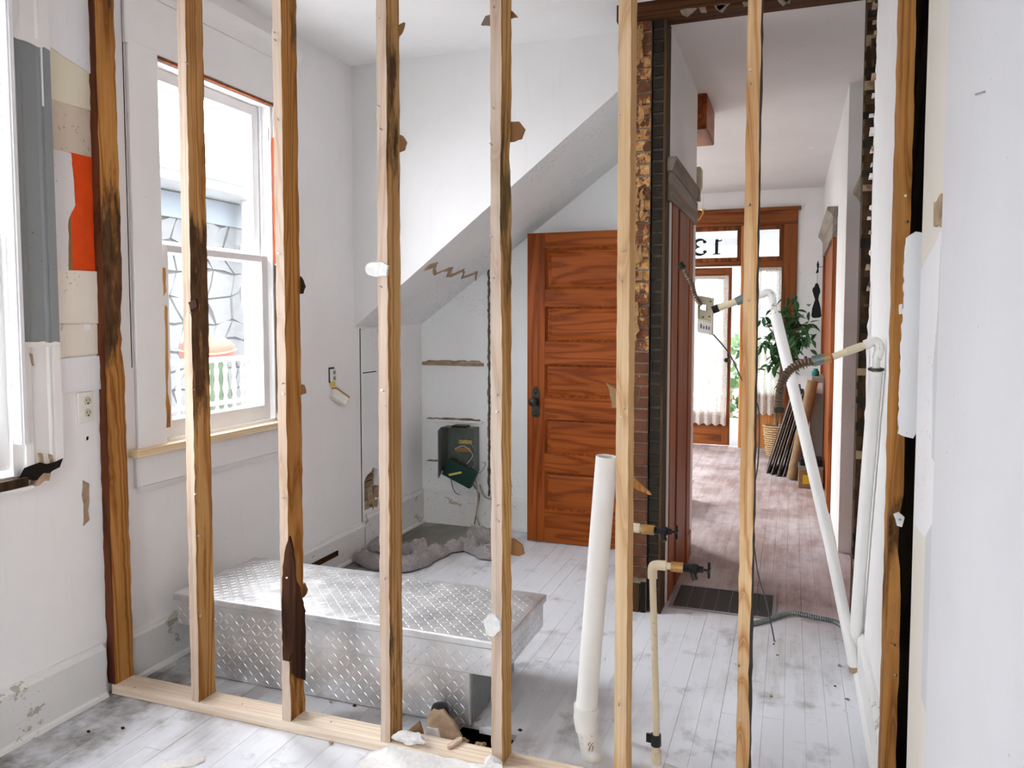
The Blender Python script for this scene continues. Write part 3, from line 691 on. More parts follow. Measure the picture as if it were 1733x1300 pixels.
# bottom plate
bp = thing('bottom_plate', 'flat pine bottom plate under the row of studs', 'timber', (-1.1, 2.31, 0))
MB().box(XL+.024, .25, 2.266, 2.362, .001, .040).build('timber', 'pine_raw', bp, bevel=.003)
for q in [(228, 1164), (410, 1192), (560, 1222), (705, 1254)]:
    p = atz(*q, .040); MB().tube([p, p + Vector((0, 0, .003))], .003, 8).build('nail', 'steel', bp)

# ------------------------------------------------------------------ diamond-plate truck toolbox
tb = thing('truck_toolbox', 'large diamond-plate aluminium truck toolbox on the floor', 'toolbox', (-1.69, 2.78, 0))
ZT, ZU = .345, .208; X0, X1, Y0, Y1 = -2.435, -.945, 2.50, 3.03
MB().box(-2.262, -1.083, 2.520, 3.00, .004, ZU+.01).build('body', 'aluminium', tb, bevel=.004)
# the saddle ends slope up underneath, as boxes made to sit on bed rails do
MB().box(X0+.012, X1-.012, Y0+.012, Y1-.012, ZU, .318).build('saddle', 'aluminium', tb, bevel=.004)
MB().box(X0, X1, Y0, Y1, .314, ZT).build('lid', 'aluminium', tb, bevel=.006)
MB().box(-1.084, -1.078, 2.54, 2.99, .01, ZU).build('end_panel', 'galv', tb)
def lug(c, t, n, L=.0150, w=.0026, h=.0022):
    b = n.cross(t)
    return [c - t*L, c + b*w, c + t*L, c - b*w, c + n*h - t*L*.35, c + n*h + t*L*.35], [(0,1,5,4),(1,2,5),(2,3,4,5),(3,0,4)]
tread = MB()
def tread_on(o, ux, uy, n, w, h, pitch=.0270):
    o, ux, uy, n = map(Vector, (o, ux, uy, n))
    for i in range(int(w / pitch)):
        for j in range(int(h / pitch)):
            t = (ux + uy * (1 if (i + j) % 2 else -1)).normalized()
            tread.add(*lug(o + ux * (i + .5) * pitch + uy * (j + .5) * pitch, t, n, h=.0013 if n.z > .5 else .0022))
tread_on((X0+.012, Y0+.010, ZT), (1,0,0), (0,1,0), (0,0,1), X1-X0-.024, Y1-Y0-.02)
tread_on((X0+.012, Y0+.012, ZU+.004), (1,0,0), (0,0,1), (0,-1,0), X1-X0-.03, .104)
tread_on((-2.258, 2.520, .010), (1,0,0), (0,0,1), (0,-1,0), 1.17, ZU-.012)
tread_on((X1-.012, Y0+.016, ZU+.004), (0,1,0), (0,0,1), (1,0,0), Y1-Y0-.03, .104)
o = tread.build('tread_pattern', 'aluminium', tb); o['kind'] = 'stuff'
for u, v in [(396, 1025), (597, 1057), (500, 1040)]:
    p = aty(u, v, Y0); MB().lathe([(.004, 0), (.004, .003), (.002, .005)], (p.x, Y0, .326), 8, ax=(0,-1,0)).build('rivet', 'steel', tb)

# ------------------------------------------------------------------ five-panel door standing in the nook
DY = 4.85; DX0, DX1, DT = -1.655, -.845, 2.065
dr = thing('panelled_door', 'varnished red-brown five-panel wooden door standing under the stairs', 'door', ((DX0+DX1)/2, DY+.02, .006))
SW = .122
for a, b in ((DX0, DX0+SW), (DX1-SW, DX1)): MB().box(a, b, DY, DY+.038, .006, DT).build('stile', 'door_stile', dr, bevel=.002)
rails = [(.006, .225), (.478, .603), (.835, .983), (1.200, 1.350), (1.580, 1.695), (1.965, DT)]
for a, b in rails: MB().box(DX0+SW, DX1-SW, DY+.001, DY+.037, a, b).build('rail', 'door_wood', dr, bevel=.002)
for (a0, a), (b, b0) in zip(rails, rails[1:]):
    xa, xb = DX0+SW, DX1-SW; yy = DY
    p = MB().box(xa, xb, yy+.022, yy+.030, a, b).build('panel', 'door_wood', dr)
    g = .045; i_ = .020
    MB().add([(xa+i_,yy+.022,a+i_),(xb-i_,yy+.022,a+i_),(xb-i_,yy+.022,b-i_),(xa+i_,yy+.022,b-i_),(xa+g,yy+.014,a+g),(xb-g,yy+.014,a+g),(xb-g,yy+.014,b-g),(xa+g,yy+.014,b-g)],
             [(4,5,6,7),(0,1,5,4),(1,2,6,5),(2,3,7,6),(3,0,4,7)]).build('raised_field', 'door_wood', p)
    o_ = [(xa,yy+.002,a),(xb,yy+.002,a),(xb,yy+.002,b),(xa,yy+.002,b)]; q_ = .015
    n_ = [(xa+q_,yy+.0218,a+q_),(xb-q_,yy+.0218,a+q_),(xb-q_,yy+.0218,b-q_),(xa+q_,yy+.0218,b-q_)]
    MB().add(o_ + n_, [(0,1,5,4),(1,2,6,5),(2,3,7,6),(3,0,4,7)]).build('sticking', 'door_stile', p)
kx = -1.594
pl = MB().prism([(kx+sx*w, z) for sx, w, z in [(-1,.020,.845),(-1,.028,.862),(-1,.026,.90),(-1,.024,.98),(-1,.028,1.01),(-1,.020,1.03),(-1,.008,1.052),(1,.008,1.052),(1,.020,1.03),(1,.028,1.01),(1,.024,.98),(1,.026,.90),(1,.028,.862),(1,.020,.845)]], 'y', DY-.006, DY).build('lock_plate', 'bronze', dr, bevel=.002)
for dz in (.862, .885, 1.012, 1.032):
    MB().lathe([(.013, 0), (.011, .003), (.004, .005)], (kx, DY-.006, dz), 10, ax=(0,-1,0)).build('rosette', 'bronze', pl)
MB().lathe([(.009, 0), (.009, .018), (.022, .026), (.030, .038), (.029, .05), (.018, .058), (.002, .060)], (kx-.005, DY-.006, .952), 18, ax=(0,-1,0)).build('knob', 'bronze', dr, smooth=True)
MB().box(kx-.003, kx+.003, DY-.0075, DY-.005, .885, .900).build('keyhole', 'black', pl)

# ------------------------------------------------------------------ brick chimney stub beside the hall
ch = thing('brick_chimney', 'exposed brick chimney stub with flaking plaster beside the hall opening', 'chimney', (-.71, 3.93, 0))
MB().box(-.80, -.672, 3.860, 3.99, 0, ZH).build('mortar_bed', 'mortar', ch)
MB().box(-.664, -.612, 3.868, 3.99, 0, ZH).build('mortar_bed', 'mortar_dark', ch)
MB().box(-.673, -.663, 3.880, 3.99, 0, ZH).build('joint', 'dark_gap', ch)
def unit(name, mat):
    me = bpy.data.meshes.new(name); q = MB().box(-.5, .5, -.5, .5, -.5, .5)
    me.from_pydata(q.v, [], q.f); me.materials.append(M[mat]); return me
ubr, ubs = unit('brick', 'brick_red'), unit('brick', 'brick_soot')
nb = 51; hb = ZH / nb
for i in range(nb):
    z = (i + .5) * hb
    if z > .16: child(ubr, ch, 'brick', (-.736 + R(-.002, .002), 3.90 - R(0, .006), z), (R(-.02,.02), R(-.012,.012), R(-.02,.02)), (.124, .094, hb - R(.008, .013)))
    child(ubs, ch, 'brick', (-.637 + R(-.002, .002), 3.905 - R(0, .007), z + .01), (R(-.02,.02), R(-.02,.02), R(-.03,.03)), (.048, .09, hb - R(.009, .016)))
MB().box(-.755, -.705, 3.84, 3.90, 0, .145).build('wood_block', 'old_dark_z', ch, bevel=.003)
MB().box(-.700, -.676, 3.845, 3.90, 0, .155).build('wood_block', 'charred_side', ch)
MB().box(-.612, -.598, 3.855, 3.99, 0, ZH).build('corner_strip', 'old_dark_z', ch)
for i in range(16):
    z = R(1.35, 2.93); x = R(-.765, -.70); w, h = R(.008, .022), R(.02, .09)
    MB().prism(jag([(x-w, z-h), (x+w, z-h*.7), (x+w*.8, z+h), (x-w*.6, z+h*.8)], .010, .02, 100+i), 'y', 3.842 - R(0, .004), 3.856).build('plaster_flake', 'plaster_tan' if 'plaster_tan' in M else 'rubble_tan', ch)

# ------------------------------------------------------------------ hall, left side: wall, door casing, stair parts
struct(MB().box(-.78, -.60, 3.992, 5.16, -.2, ZH).build('wall_hall_left', 'hall_paint'), 'hall wall above the brown door casing on the left', 'wall')
d1 = sgroup('door_1', 'brown wooden door casing with a taupe head board on the hall left wall', 'door casing', (-.6, 4.5, 0))
XW = -.60
MB().box(XW, XW+.006, 3.995, 4.05, 0, 2.11).build('white_strip', 'hall_paint', d1)
MB().box(XW, XW+.012, 4.05, 4.26, 0, 2.10).build('casing', 'casing_brown', d1, bevel=.004)
MB().box(XW, XW+.004, 4.26, 4.30, 0, 2.10).build('casing_groove', 'charred_side', d1)
MB().box(XW, XW+.015, 4.30, 4.70, 0, 2.10).build('casing', 'casing_brown', d1, bevel=.006)
MB().box(XW, XW+.020, 4.71, 4.88, 0, 2.10).build('casing', 'casing_brown', d1, bevel=.008)
MB().box(XW, XW+.026, 4.70, 4.90, 0, .17).build('plinth_block', 'casing_brown', d1, bevel=.008)
MB().box(XW, XW+.026, 3.93, 5.02, 2.095, 2.235).build('head_board', 'taupe_head', d1, bevel=.003)
MB().prism([(XW, 2.235), (XW+.028, 2.235), (XW+.036, 2.262), (XW+.048, 2.285), (XW+.048, 2.305), (XW, 2.305)], 'y', 3.90, 4.96).build('head_moulding', 'taupe_head', d1)
for i in range(7):
    MB().prism(jag([(4.94, 2.24), (4.99+.01*i, 2.25), (5.03, 2.28+.004*i), (4.94, 2.30)], .010, .02, 140+i), 'x', XW+.006*i, XW+.006*i+.005).build('broken_end', 'taupe_head', d1)
struct(MB().box(-.74, -.545, 5.20, 5.72, 2.735, ZH).build('trim_3', 'casing_brown_y', bevel=.01), 'brown stair trim under the hall ceiling', 'trim')
dc = thing('door_chime', 'cream wall chime box above the brown door casing', 'chime', (-.60, 5.14, 2.335))
MB().box(-.62, -.572, 5.165, 5.25, 2.335, 2.49).build('cover', 'cream_plastic', dc, bevel=.012)
MB().box(-.585, -.568, 5.18, 5.235, 2.35, 2.475).build('cover_rib', 'cream_plastic', dc, bevel=.004)
sp_ = thing('stair_step', 'white lowest stair step with rounded nosing in the hall', 'step', (-1.2, 6.2, 0))
MB().box(-2.2, -.76, 5.95, 6.45, 0, .15).build('riser', 'trim_paint', sp_)
MB().box(-2.2, -.735, 5.92, 6.48, .15, .175).build('tread', 'trim_paint', sp_, bevel=.01)

# chandelier in the foyer
cd = thing('chandelier', 'small brass chandelier with candle bulbs in the far hall', 'chandelier', (-.93, 7.0, 2.32))
C = Vector((-.93, 7.0, 2.36))
MB().lathe([(.002, 0), (.022, .02), (.012, .05), (.03, .09), (.012, .14), (.008, .30), (.008, .56), (.05, .585), (.052, .60)], (C.x, C.y, C.z), 16).build('stem', 'brass', cd, smooth=True)
for i in range(6):
    a = i * math.pi / 3 + .12; d = Vector((math.cos(a), math.sin(a), 0))
    pts = [C + d * r + Vector((0, 0, z)) for r, z in [(.01, .10), (.05, .03), (.10, .0), (.15, .02), (.175, .07), (.172, .10)]]
    ar = MB().tube(pts, .007, 8).build('arm', 'brass', cd, smooth=True)
    e = pts[-1]
    MB().lathe([(.024, 0), (.028, .008), (.010, .012), (.010, .02)], e, 12).build('drip_pan', 'brass', ar, smooth=True)
    MB().lathe([(.009, .015), (.009, .095), (.006, .10), (.009, .115), (.006, .14), (.001, .155)], e, 10).build('candle', 'candle', ar, smooth=True)

# ------------------------------------------------------------------ hall, right side doors
def side_door(name, label, X, ya, yb, zt, w=.11, head=True):
    d = sgroup(name, label, 'door casing', (X, (ya+yb)/2, 0))
    MB().box(X-.030, X, ya, ya+w, 0, zt).build('casing', 'casing_brown', d, bevel=.004)
    MB().box(X-.030, X, yb-w, yb, 0, zt).build('casing', 'casing_brown', d, bevel=.004)
    MB().box(X-.008, X, ya+w, yb-w, 0, zt).build('door_slab', 'casing_brown', d)
    hb_ = MB().box(X-.034, X, ya-.02, yb+.02, zt, zt+.15).build('head_board', 'taupe_head', d)
    MB().prism([(X, zt+.15), (X-.036, zt+.15), (X-.05, zt+.178), (X-.075, zt+.20), (X-.075, zt+.225), (X, zt+.225)], 'y', ya-.05, yb+.06).build('head_moulding', 'taupe_head', d)
    return d
side_door('door_2', 'brown door casing with moulded head behind the splintered partition end', XR+.11, 3.96, 5.24, 2.08)
side_door('door_3', 'narrow dark door casing on the right hall wall near the fig tree', XR, 6.35, 8.35, 2.12)

# ------------------------------------------------------------------ front wall with door, transoms and sidelight
fwl = struct(MB().box(.040, XR, YF+.001, YF+.12, -.2, ZH).box(-2.6, .05, YF, YF+.12, 2.74, ZH).box(-2.6, -1.72, YF, YF+.12, -.2, 2.74).build('wall_front', 'hall_paint'), 'white end wall of the hall round the front door', 'wall')
struct(MB().box(-2.7, -2.6, 8.2, YF+.1, -.2, ZH).box(-2.7, -2.6, 5.18, 6.6, -.2, ZH).box(-2.7, -2.6, 6.6, 8.2, 2.6, ZH).box(-2.7, -2.6, 6.6, 8.2, -.2, .5).build('wall_foyer', 'hall_paint'), 'white side wall of the stair hall with a bay opening', 'wall')  # opening added out of view to bring sky light into the hall
d4 = sgroup('door_4', 'brown front door frame with transom lights and a sidelight', 'door frame', (-.7, YF, 0))
FB, FX, FL = 'front_brown', 'front_brown_x', 'front_orange'
yf = YF - .02
MB().box(-1.72, .045, yf, YF+.12, 2.575, 2.735).build('head_casing', FX, d4, bevel=.004)
MB().box(-1.76, .075, yf-.03, YF+.02, 2.725, 2.765).build('head_cap', FX, d4, bevel=.006)
MB().box(-.025, .045, yf-.005, YF+.12, 0, 2.575).build('side_casing', FB, d4, bevel=.006)
MB().box(-.102, -.022, YF, YF+.12, 0, 2.575).build('side_jamb', FB, d4, bevel=.006)
MB().box(-.565, -.435, yf, YF+.12, 0, 2.575).build('mullion_post', FL, d4, bevel=.012)
MB().box(-.525, -.475, yf-.012, yf, 0, 2.575).build('mullion_bead', FL, d4, bevel=.006)
MB().box(-1.62, -.565, YF, YF+.12, 2.115, 2.165).build('transom_bar', FX, d4, bevel=.006)
MB().box(-.435, -.10, YF, YF+.12, 2.09, 2.165).build('transom_bar', FX, d4, bevel=.006)
MB().box(-1.72, -1.62, yf, YF+.12, 0, 2.575).build('side_casing', FB, d4, bevel=.006)
def light(xa, xb, za, zb, fx, pane, name='transom_sash', y=YF+.03):
    f = MB().box(xa, xb, y, y+.045, za, za+fx).box(xa, xb, y, y+.045, zb-fx, zb).box(xa, xa+fx, y, y+.045, za+fx, zb-fx).box(xb-fx, xb, y, y+.045, za+fx, zb-fx).build(name, FB, d4, bevel=.003)
    MB().box(xa+fx-.005, xb-fx+.005, y+.018, y+.024, za+fx-.005, zb-fx+.005).build('pane', pane, f)
    return f
tr1 = light(-1.62, -.563, 2.165, 2.575, .05, 'pane_frost')
light(-.435, -.10, 2.165, 2.575, .052, 'pane_frost')
light(-.435, -.10, .60, 2.09, .045, 'pane_clear', 'sidelight_sash')
MB().box(-.435, -.10, YF+.03, YF+.075, .0, .60).build('sidelight_panel', FL, d4)
# house number on the transom glass, painted to be read from outside
num = []
def stroke(pts, ws):
    L, Rr = [], []
    for i, (x, z) in enumerate(pts):
        a = pts[max(i-1, 0)]; b = pts[min(i+1, len(pts)-1)]; dx, dz = b[0]-a[0], b[1]-a[1]; n = math.hypot(dx, dz) or 1
        L.append((x - dz/n*ws[i]/2, z + dx/n*ws[i]/2)); Rr.append((x + dz/n*ws[i]/2, z - dx/n*ws[i]/2))
    return L, Rr
def glyph(strokes, polys, x0, z0, w, h):
    m = MB(); y = YF+.046
    for pts, ws in strokes:
        P = [(x0 + (1 - px_) * w, z0 + pz * h) for px_, pz in pts]; L, Rr = stroke(P, [q * h for q in ws])
        for i in range(len(P)-1): m.prism([L[i], L[i+1], Rr[i+1], Rr[i]], 'y', y, y+.001)
    for pl_ in polys: m.prism([(x0 + (1 - px_) * w, z0 + pz * h) for px_, pz in pl_], 'y', y, y+.001)
    return m
arc = lambda cx, cz, rx, rz, a0, a1, n=14: [(cx + rx*math.cos(math.radians(a0+(a1-a0)*i/n)), cz + rz*math.sin(math.radians(a0+(a1-a0)*i/n))) for i in range(n+1)]
disc = lambda cx, cz, r, k=.7: [(cx + r*math.cos(t*.5236), cz + r*k*math.sin(t*.5236)) for t in range(12)]
wv = lambda lo, hi, n=15: [lo + (hi-lo)*math.sin(math.pi*i/(n-1)) for i in range(n)]
pa = aty(1173, 428, YF+.046); pb = aty(1198, 406, YF+.046)
glyph([(arc(.45, .74, .36, .23, 150, -85), wv(.05, .17)), (arc(.45, .27, .42, .25, 85, -150), wv(.05, .20))], [disc(.17, .82, .13), disc(.14, .20, .14)], pa.x-.01, 2.255, .17, .185).build('number_three', 'ink', tr1)
glyph([([(.5, .05), (.5, .5), (.5, .95)], [.20, .20, .17]), ([(.5, .95), (.34, .86), (.16, .84), (.06, .93)], [.10, .09, .06, .10])], [[(.12, 0), (.88, 0), (.82, .07), (.18, .07)]], pa.x+.205, 2.255, .13, .185).build('number_one', 'ink', tr1)

# the door leaf itself, standing ajar, with a lace curtain
fd = thing('front_door', 'brown glazed front door standing ajar at the end of the hall', 'door', (-1.59, YF+.05, .008))
def leaf():
    xa, xb = -1.58, -.665; y0_, y1_ = YF+.03, YF+.075
    MB().box(xa, xa+.12, y0_, y1_, .01, 2.10).build('stile', FB, fd, bevel=.003)
    MB().box(xb-.09, xb, y0_, y1_, .01, 2.10).build('stile', FB, fd, bevel=.003)
    MB().box(xa+.12, xb-.09, y0_, y1_, 1.965, 2.10).build('rail', FX, fd, bevel=.003)
    MB().box(xa+.12, xb-.09, y0_, y1_, .01, .42).build('rail', FX, fd, bevel=.003)
    MB().box(xa+.12, xb-.09, y0_+.018, y0_+.024, .42, 1.965).build('pane', 'pane_clear', fd)
    for z in (.80, 1.18, 1.56): MB().box(xa+.12, xb-.09, y0_+.014, y0_+.03, z-.012, z+.012).build('glazing_bar', 'trim_paint', fd)
    MB().box(-1.13, -1.10, y0_+.014, y0_+.03, .42, 1.965).build('glazing_bar', 'trim_paint', fd)
    MB().lathe([(.012, 0), (.012, .03), (.028, .045), (.026, .06), (.004, .066)], (xb-.045, y0_, 1.02), 14, ax=(0,-1,0)).build('knob', 'black_metal', fd, smooth=True)
    MB().box(xb-.065, xb-.025, y0_-.004, y0_, .92, 1.12).build('lock_plate', 'black_metal', fd)
leaf()
def curtain(name, label, xa, xb, za, zb, y, folds, hem=0.0):
    m = MB(); nx, nz = folds * 8, 14; vs = []
    for j in range(nz+1):
        for i in range(nx+1):
            s = i/nx; z = zb + (za - zb) * j/nz; amp = .010 + .012 * j/nz
            vs.append((xa + (xb-xa)*s + .004*math.sin(j*.7+i), y + amp*math.sin(s*folds*2*math.pi) , z + (hem*math.sin(s*folds*2*math.pi)*.5 if j == nz else 0)))
    fs = [[j*(nx+1)+i, j*(nx+1)+i+1, (j+1)*(nx+1)+i+1, (j+1)*(nx+1)+i] for j in range(nz) for i in range(nx)]
    t = thing(name, label, 'curtain', ((xa+xb)/2, y, za)); m.add(vs, fs); m.build('cloth', 'lace', t, smooth=True)
    MB().tube([(xa-.015, y, zb-.008), (xb+.015, y, zb-.008)], .006, 8).build('rod', 'brass', t)
    MB().box(xa, xb, y-.012, y+.010, zb-.012, zb+.018).build('heading', 'lace', t)
curtain('lace_curtain', 'white lace curtain on the front door glass', -1.46, -.70, .255, 1.985, YF-.010, 8, .02)
curtain('lace_curtain', 'narrow lace curtain on the sidelight behind the fig tree', -.425, -.12, .40, 2.07, YF-.008, 4, .02)

# outside the front door
MB().box(-4, 3, YF+.12, 12.2, -.14, -.02).build('porch_floor', 'porch_floor')['label'] = 'grey porch floor outside the front door'
bpy.data.objects['porch_floor']['category'] = 'porch'
pr = thing('porch_roof', 'dark porch roof outside the front door', 'roof', (-.5, 10.8, 2.8))  # added to cut the sky light reaching the front door glass
MB().box(-4, 3, YF+.12, 12.2, 2.85, 3.0).build('ceiling_boards', 'porch_white', pr)
MB().box(-4, 3, 12.0, 12.2, 2.6, 2.85).build('fascia', 'porch_white', pr)
for x_ in (-2.6, 1.6): MB().lathe([(.11, -.02), (.11, .1), (.08, .14), (.07, 2.4), (.11, 2.5), (.11, 2.6)], (x_, 12.05, 0), 14).build('column', 'porch_white', pr, smooth=True)
oh = thing('house_opposite', 'pale house across the street through the front door', 'house', (-1, 24, -.7))  # added to block bright low sky behind the transom and door
MB().box(-14, 12, 24, 30, -.7, 7.5).build('wall', 'siding_pale', oh)
MB().prism([(23.2, 7.5), (30.8, 7.5), (27, 11.5)], 'x', -14.5, 12.5).build('roof', 'stone', oh)
for i in range(7):
    for z_ in (.6, 4.2): MB().box(-12.5+i*3.6, -11.1+i*3.6, 23.95, 24.0, z_, z_+1.9).build('window', 'porch_blue', oh)
def shrub(name, label, cx, cy, cz, rx, ry, rz, n, mat, seed):
    rnd = random.Random(seed); m = MB()
    for i in range(n):
        a, b = rnd.uniform(0, 6.283), math.acos(rnd.uniform(-1, 1)); r = rnd.uniform(.6, 1.0)
        p = Vector((cx + rx*r*math.sin(b)*math.cos(a), cy + ry*r*math.sin(b)*math.sin(a), cz + rz*r*math.cos(b)))
        t = Vector((rnd.uniform(-1,1), rnd.uniform(-1,1), rnd.uniform(-1,1))).normalized(); q = t.orthogonal(); s = rnd.uniform(.07, .14)
        m.add([p - t*s, p + q*s*.5, p + t*s, p - q*s*.5], [(0,1,2,3)])
    t = thing(name, label, 'shrub', (cx, cy, cz - rz)); o = m.build('foliage', mat, t); o['kind'] = 'stuff'
    MB().tube([(cx, cy, cz-rz-.2), (cx+.03, cy, cz)], [.04, .02], 8).build('stem', 'bark', t)
struct(MB().box(-30, 20, -20, 40, -.75, -.70).build('ground', 'lawn'), 'pale concrete yard outside', 'ground')
shrub('shrub', 'green shrub seen through the front door gap', -1.0, 14.0, .3, 1.6, .8, 1.0, 700, 'hedge', 5)

# ------------------------------------------------------------------ pipes
def lerp(a, b, t): return Vector(a) + (Vector(b) - Vector(a)) * t
def spline(pts, n=8):
    pts = [Vector(p) for p in pts]; out = []
    for i in range(len(pts)-1):
        p0, p1, p2, p3 = pts[max(i-1,0)], pts[i], pts[i+1], pts[min(i+2, len(pts)-1)]
        for k in range(n):
            t = k/n; out.append(.5*((2*p1)+(p2-p0)*t+(2*p0-5*p1+4*p2-p3)*t*t+(3*p1-p0-3*p2+p3)*t**3))
    return out + [pts[-1]]
def flex(m, pts, r, step=.004, amp=.14, n=10):
    """ribbed metal hose along a path"""
    pts = spline(pts, 10); L = [0]
    for a, b in zip(pts, pts[1:]): L.append(L[-1] + (b-a).length)
    k = int(L[-1]/step); out = []; rs = []; j = 0
    for i in range(k+1):
        s = L[-1]*i/k
        while j < len(L)-2 and L[j+1] < s: j += 1
        t = (s-L[j])/max(1e-9, L[j+1]-L[j]); out.append(lerp(pts[j], pts[j+1], t)); rs.append(r*(1 + amp*(1 if i % 2 else -1)))
    return m.tube(out, rs, n)

dp = thing('drain_pipe', 'thick white plastic drain pipe rising from the floor behind the studs', 'pipe', (-.607, 2.48, 0))
a, b, c = Vector((-.607, 2.485, -.02)), Vector((-.640, 2.50, .125)), Vector((-.572, 2.50, 1.042))
MB().tube([a, lerp(a, b, .55), b], .036, 22).build('lower_pipe', 'pvc_old', dp, smooth=True)
d = (c-b).normalized()
MB().tube([b - (b-a).normalized()*.035, b - (b-a).normalized()*.01, b + d*.002, b + d*.045], [.040, .041, .041, .041], 22).tube([b + d*.036, b+d*.048], .043, 22).build('coupling', 'pvc', dp, smooth=True)
MB().tube([b + d*.01, c], .0365, 24, cap=False).tube([c, c - d*.12], [.0335, .0335], 24, cap=False).build('upper_pipe', 'pvc', dp, smooth=True)
for i in range(2):
    p = a + (b-a)*.42 + Vector((.006+.010*i, -.0363, .0))
    MB().tube([p, p+Vector((.004, 0, .016)), p+Vector((-.004, 0, .022)), p+Vector((.003, 0, .03))], .0012, 5).build('red_mark', 'porch_cover', dp)

def spigot(par, e, s=1.0):
    """garden-style stop valve whose inlet is at e, pointing along +x"""
    e = Vector(e)
    MB().lathe([(.012*s, 0), (.014*s, .004), (.014*s, .03*s), (.017*s, .034*s), (.017*s, .050*s), (.011*s, .056*s), (.011*s, .07*s)], e, 12, ax=(1,0,0)).build('valve_body', 'black_metal', par, smooth=True)
    MB().tube([e+Vector((.036*s,0,-.008*s)), e+Vector((.040*s,-.006,-.022*s)), e+Vector((.046*s,-.012,-.034*s))], [.012*s,.011*s,.010*s], 12).build('spout', 'bronze', par, smooth=True)
    MB().tube([e+Vector((.06*s,0,0)), e+Vector((.088*s,0,0))], .004*s, 8).build('valve_stem', 'black_metal', par)
    MB().tube([e+Vector((.088*s,0,-.026*s)), e+Vector((.088*s,0,.026*s))], .0045*s, 8).tube([e+Vector((.088*s,-.026*s,0)), e+Vector((.088*s,.026*s,0))], .0045*s, 8).build('handle', 'black_metal', par)
def standpipe(label, x, y, h, reach, base):
    t = thing('water_pipe', label, 'pipe', (x, y, base))
    top = Vector((x-.020, y, h))
    MB().tube([(x, y, base), (x-.004, y, .3*h), top-Vector((0,0,.03))], .0115, 14).build('riser', 'cpvc', t, smooth=True)
    MB().tube(spline([top-Vector((0,0,.045)), top-Vector((0,0,.012)), top+Vector((.010,0,.0)), top+Vector((.045,0,.002))], 5), .0165, 14).build('elbow', 'cpvc', t, smooth=True)
    MB().tube([top+Vector((.04,0,.002)), top+Vector((reach,0,.002))], .0115, 14).build('branch', 'cpvc', t, smooth=True)
    q = top+Vector((reach-.004, 0, .002))
    MB().tube([q, q+Vector((.040,0,0))], .0165, 12).build('brass_coupling', 'brass_fitting', t, smooth=True)
    spigot(t, q+Vector((.034,0,0)))
    return t
wp = standpipe('slim cream water pipe with a black spigot standing before the hall', -.400, 2.53, .680, .065, 0.0)
MB().tube([(-.402, 2.53, .062), (-.403, 2.53, .100)], .0175, 12).box(-.435, -.405, 2.524, 2.534, .070, .098).build('tape_wrap', 'tape', wp)
MB().tube([(-.400, 2.53, -.01), (-.401, 2.53, .045)], .0175, 12).build('foot_coupling', 'cpvc', wp)
wq = thing('water_pipe', 'cream water pipe with a black spigot against the brick chimney', 'pipe', (-.52, 2.62, 0))
MB().tube([(-.53, 2.62, 0), (-.53, 2.62, .77)], .0115, 12).build('riser', 'cpvc', wq, smooth=True)
MB().tube(spline([(-.53, 2.62, .74), (-.53, 2.62, .765), (-.515, 2.62, .775), (-.48, 2.62, .775)], 5), .0165, 12).build('elbow', 'cpvc', wq, smooth=True)
MB().tube([(-.48, 2.62, .775), (-.442, 2.62, .773)], .0125, 12).build('branch', 'cpvc', wq, smooth=True)
MB().tube([(-.475, 2.62, .774), (-.430, 2.62, .773)], .0168, 12).build('brass_coupling', 'brass_fitting', wq, smooth=True)
spigot(wq, (-.434, 2.62, .773), .9)

# leaning conduit with the switch box hanging in the hall opening
Yc = 3.46
A = lambda u, v, Y=Yc: aty(u, v, Y)
lc = thing('leaning_conduit', 'long white plastic pipe leaning across the hall opening', 'pipe', (.285, Yc, 0))
p0, p1 = Vector((.283, 3.47, .018)), A(1312, 532)
MB().tube([p0, lerp(p0, p1, .35) + Vector((.012, 0, -.004)), lerp(p0, p1, .7) + Vector((.008, 0, 0)), p1], .0235, 18).build('sleeve', 'pvc', lc, smooth=True)
ax = (p1-p0).normalized()
MB().tube([p0 - ax*.005, p0 + ax*.02], .0245, 18).build('dirty_end', 'rubble_tan', lc)
MB().tube(spline([p1 - ax*.02, p1 + ax*.04, A(1306, 500), A(1298, 495), A(1288, 500)], 5), .0155, 14).build('elbow', 'pvc_old', lc, smooth=True)
MB().tube([A(1290, 499), A(1250, 509)], .0130, 14).build('arm', 'cpvc', lc, smooth=True)
MB().tube([A(1250, 509), A(1216, 521)], .0150, 14).build('arm', 'cpvc', lc, smooth=True)
MB().tube([A(1262, 503), A(1246, 511)], .0185, 14).build('coupling', 'flex_green', lc, smooth=True)
MB().tube([A(1216, 521), A(1206, 525)], .0165, 14).build('coupling', 'black_metal', lc, smooth=True)
sb = thing('switch_box', 'open beige electrical switch box hanging in the hall opening', 'electrical box', A(1192, 565))
m = MB(); c0 = A(1193, 530); W, HH, D = .030, .072, .034
def boxpt(x, y, z): return c0 + Vector((x*.98 + y*.05, y, z - x*.20))
def tbox(m, x0, x1, y0, y1, z0, z1):
    P = [boxpt(*q) for q in [(x0,y0,z0),(x1,y0,z0),(x1,y1,z0),(x0,y1,z0),(x0,y0,z1),(x1,y0,z1),(x1,y1,z1),(x0,y1,z1)]]
    return m.add(P, [(0,3,2,1),(4,5,6,7),(0,1,5,4),(1,2,6,5),(2,3,7,6),(3,0,4,7)])
tbox(m, -W-.003, W+.003, .028, .032, -.035, HH)
for q in [(-W-.003,-W,0,.03,-.035,HH),(W,W+.003,0,.03,-.035,HH),(-W,W,0,.03,HH-.004,HH),(-W,W,0,.03,-.035,-.031)]: tbox(m, *q)
m.build('box_shell', 'box_plastic', sb)
tbox(MB(), -W-.003, W+.003, -.002, .032, -.090, -.036).build('switch_plate', 'label_grey', sb, bevel=.002)
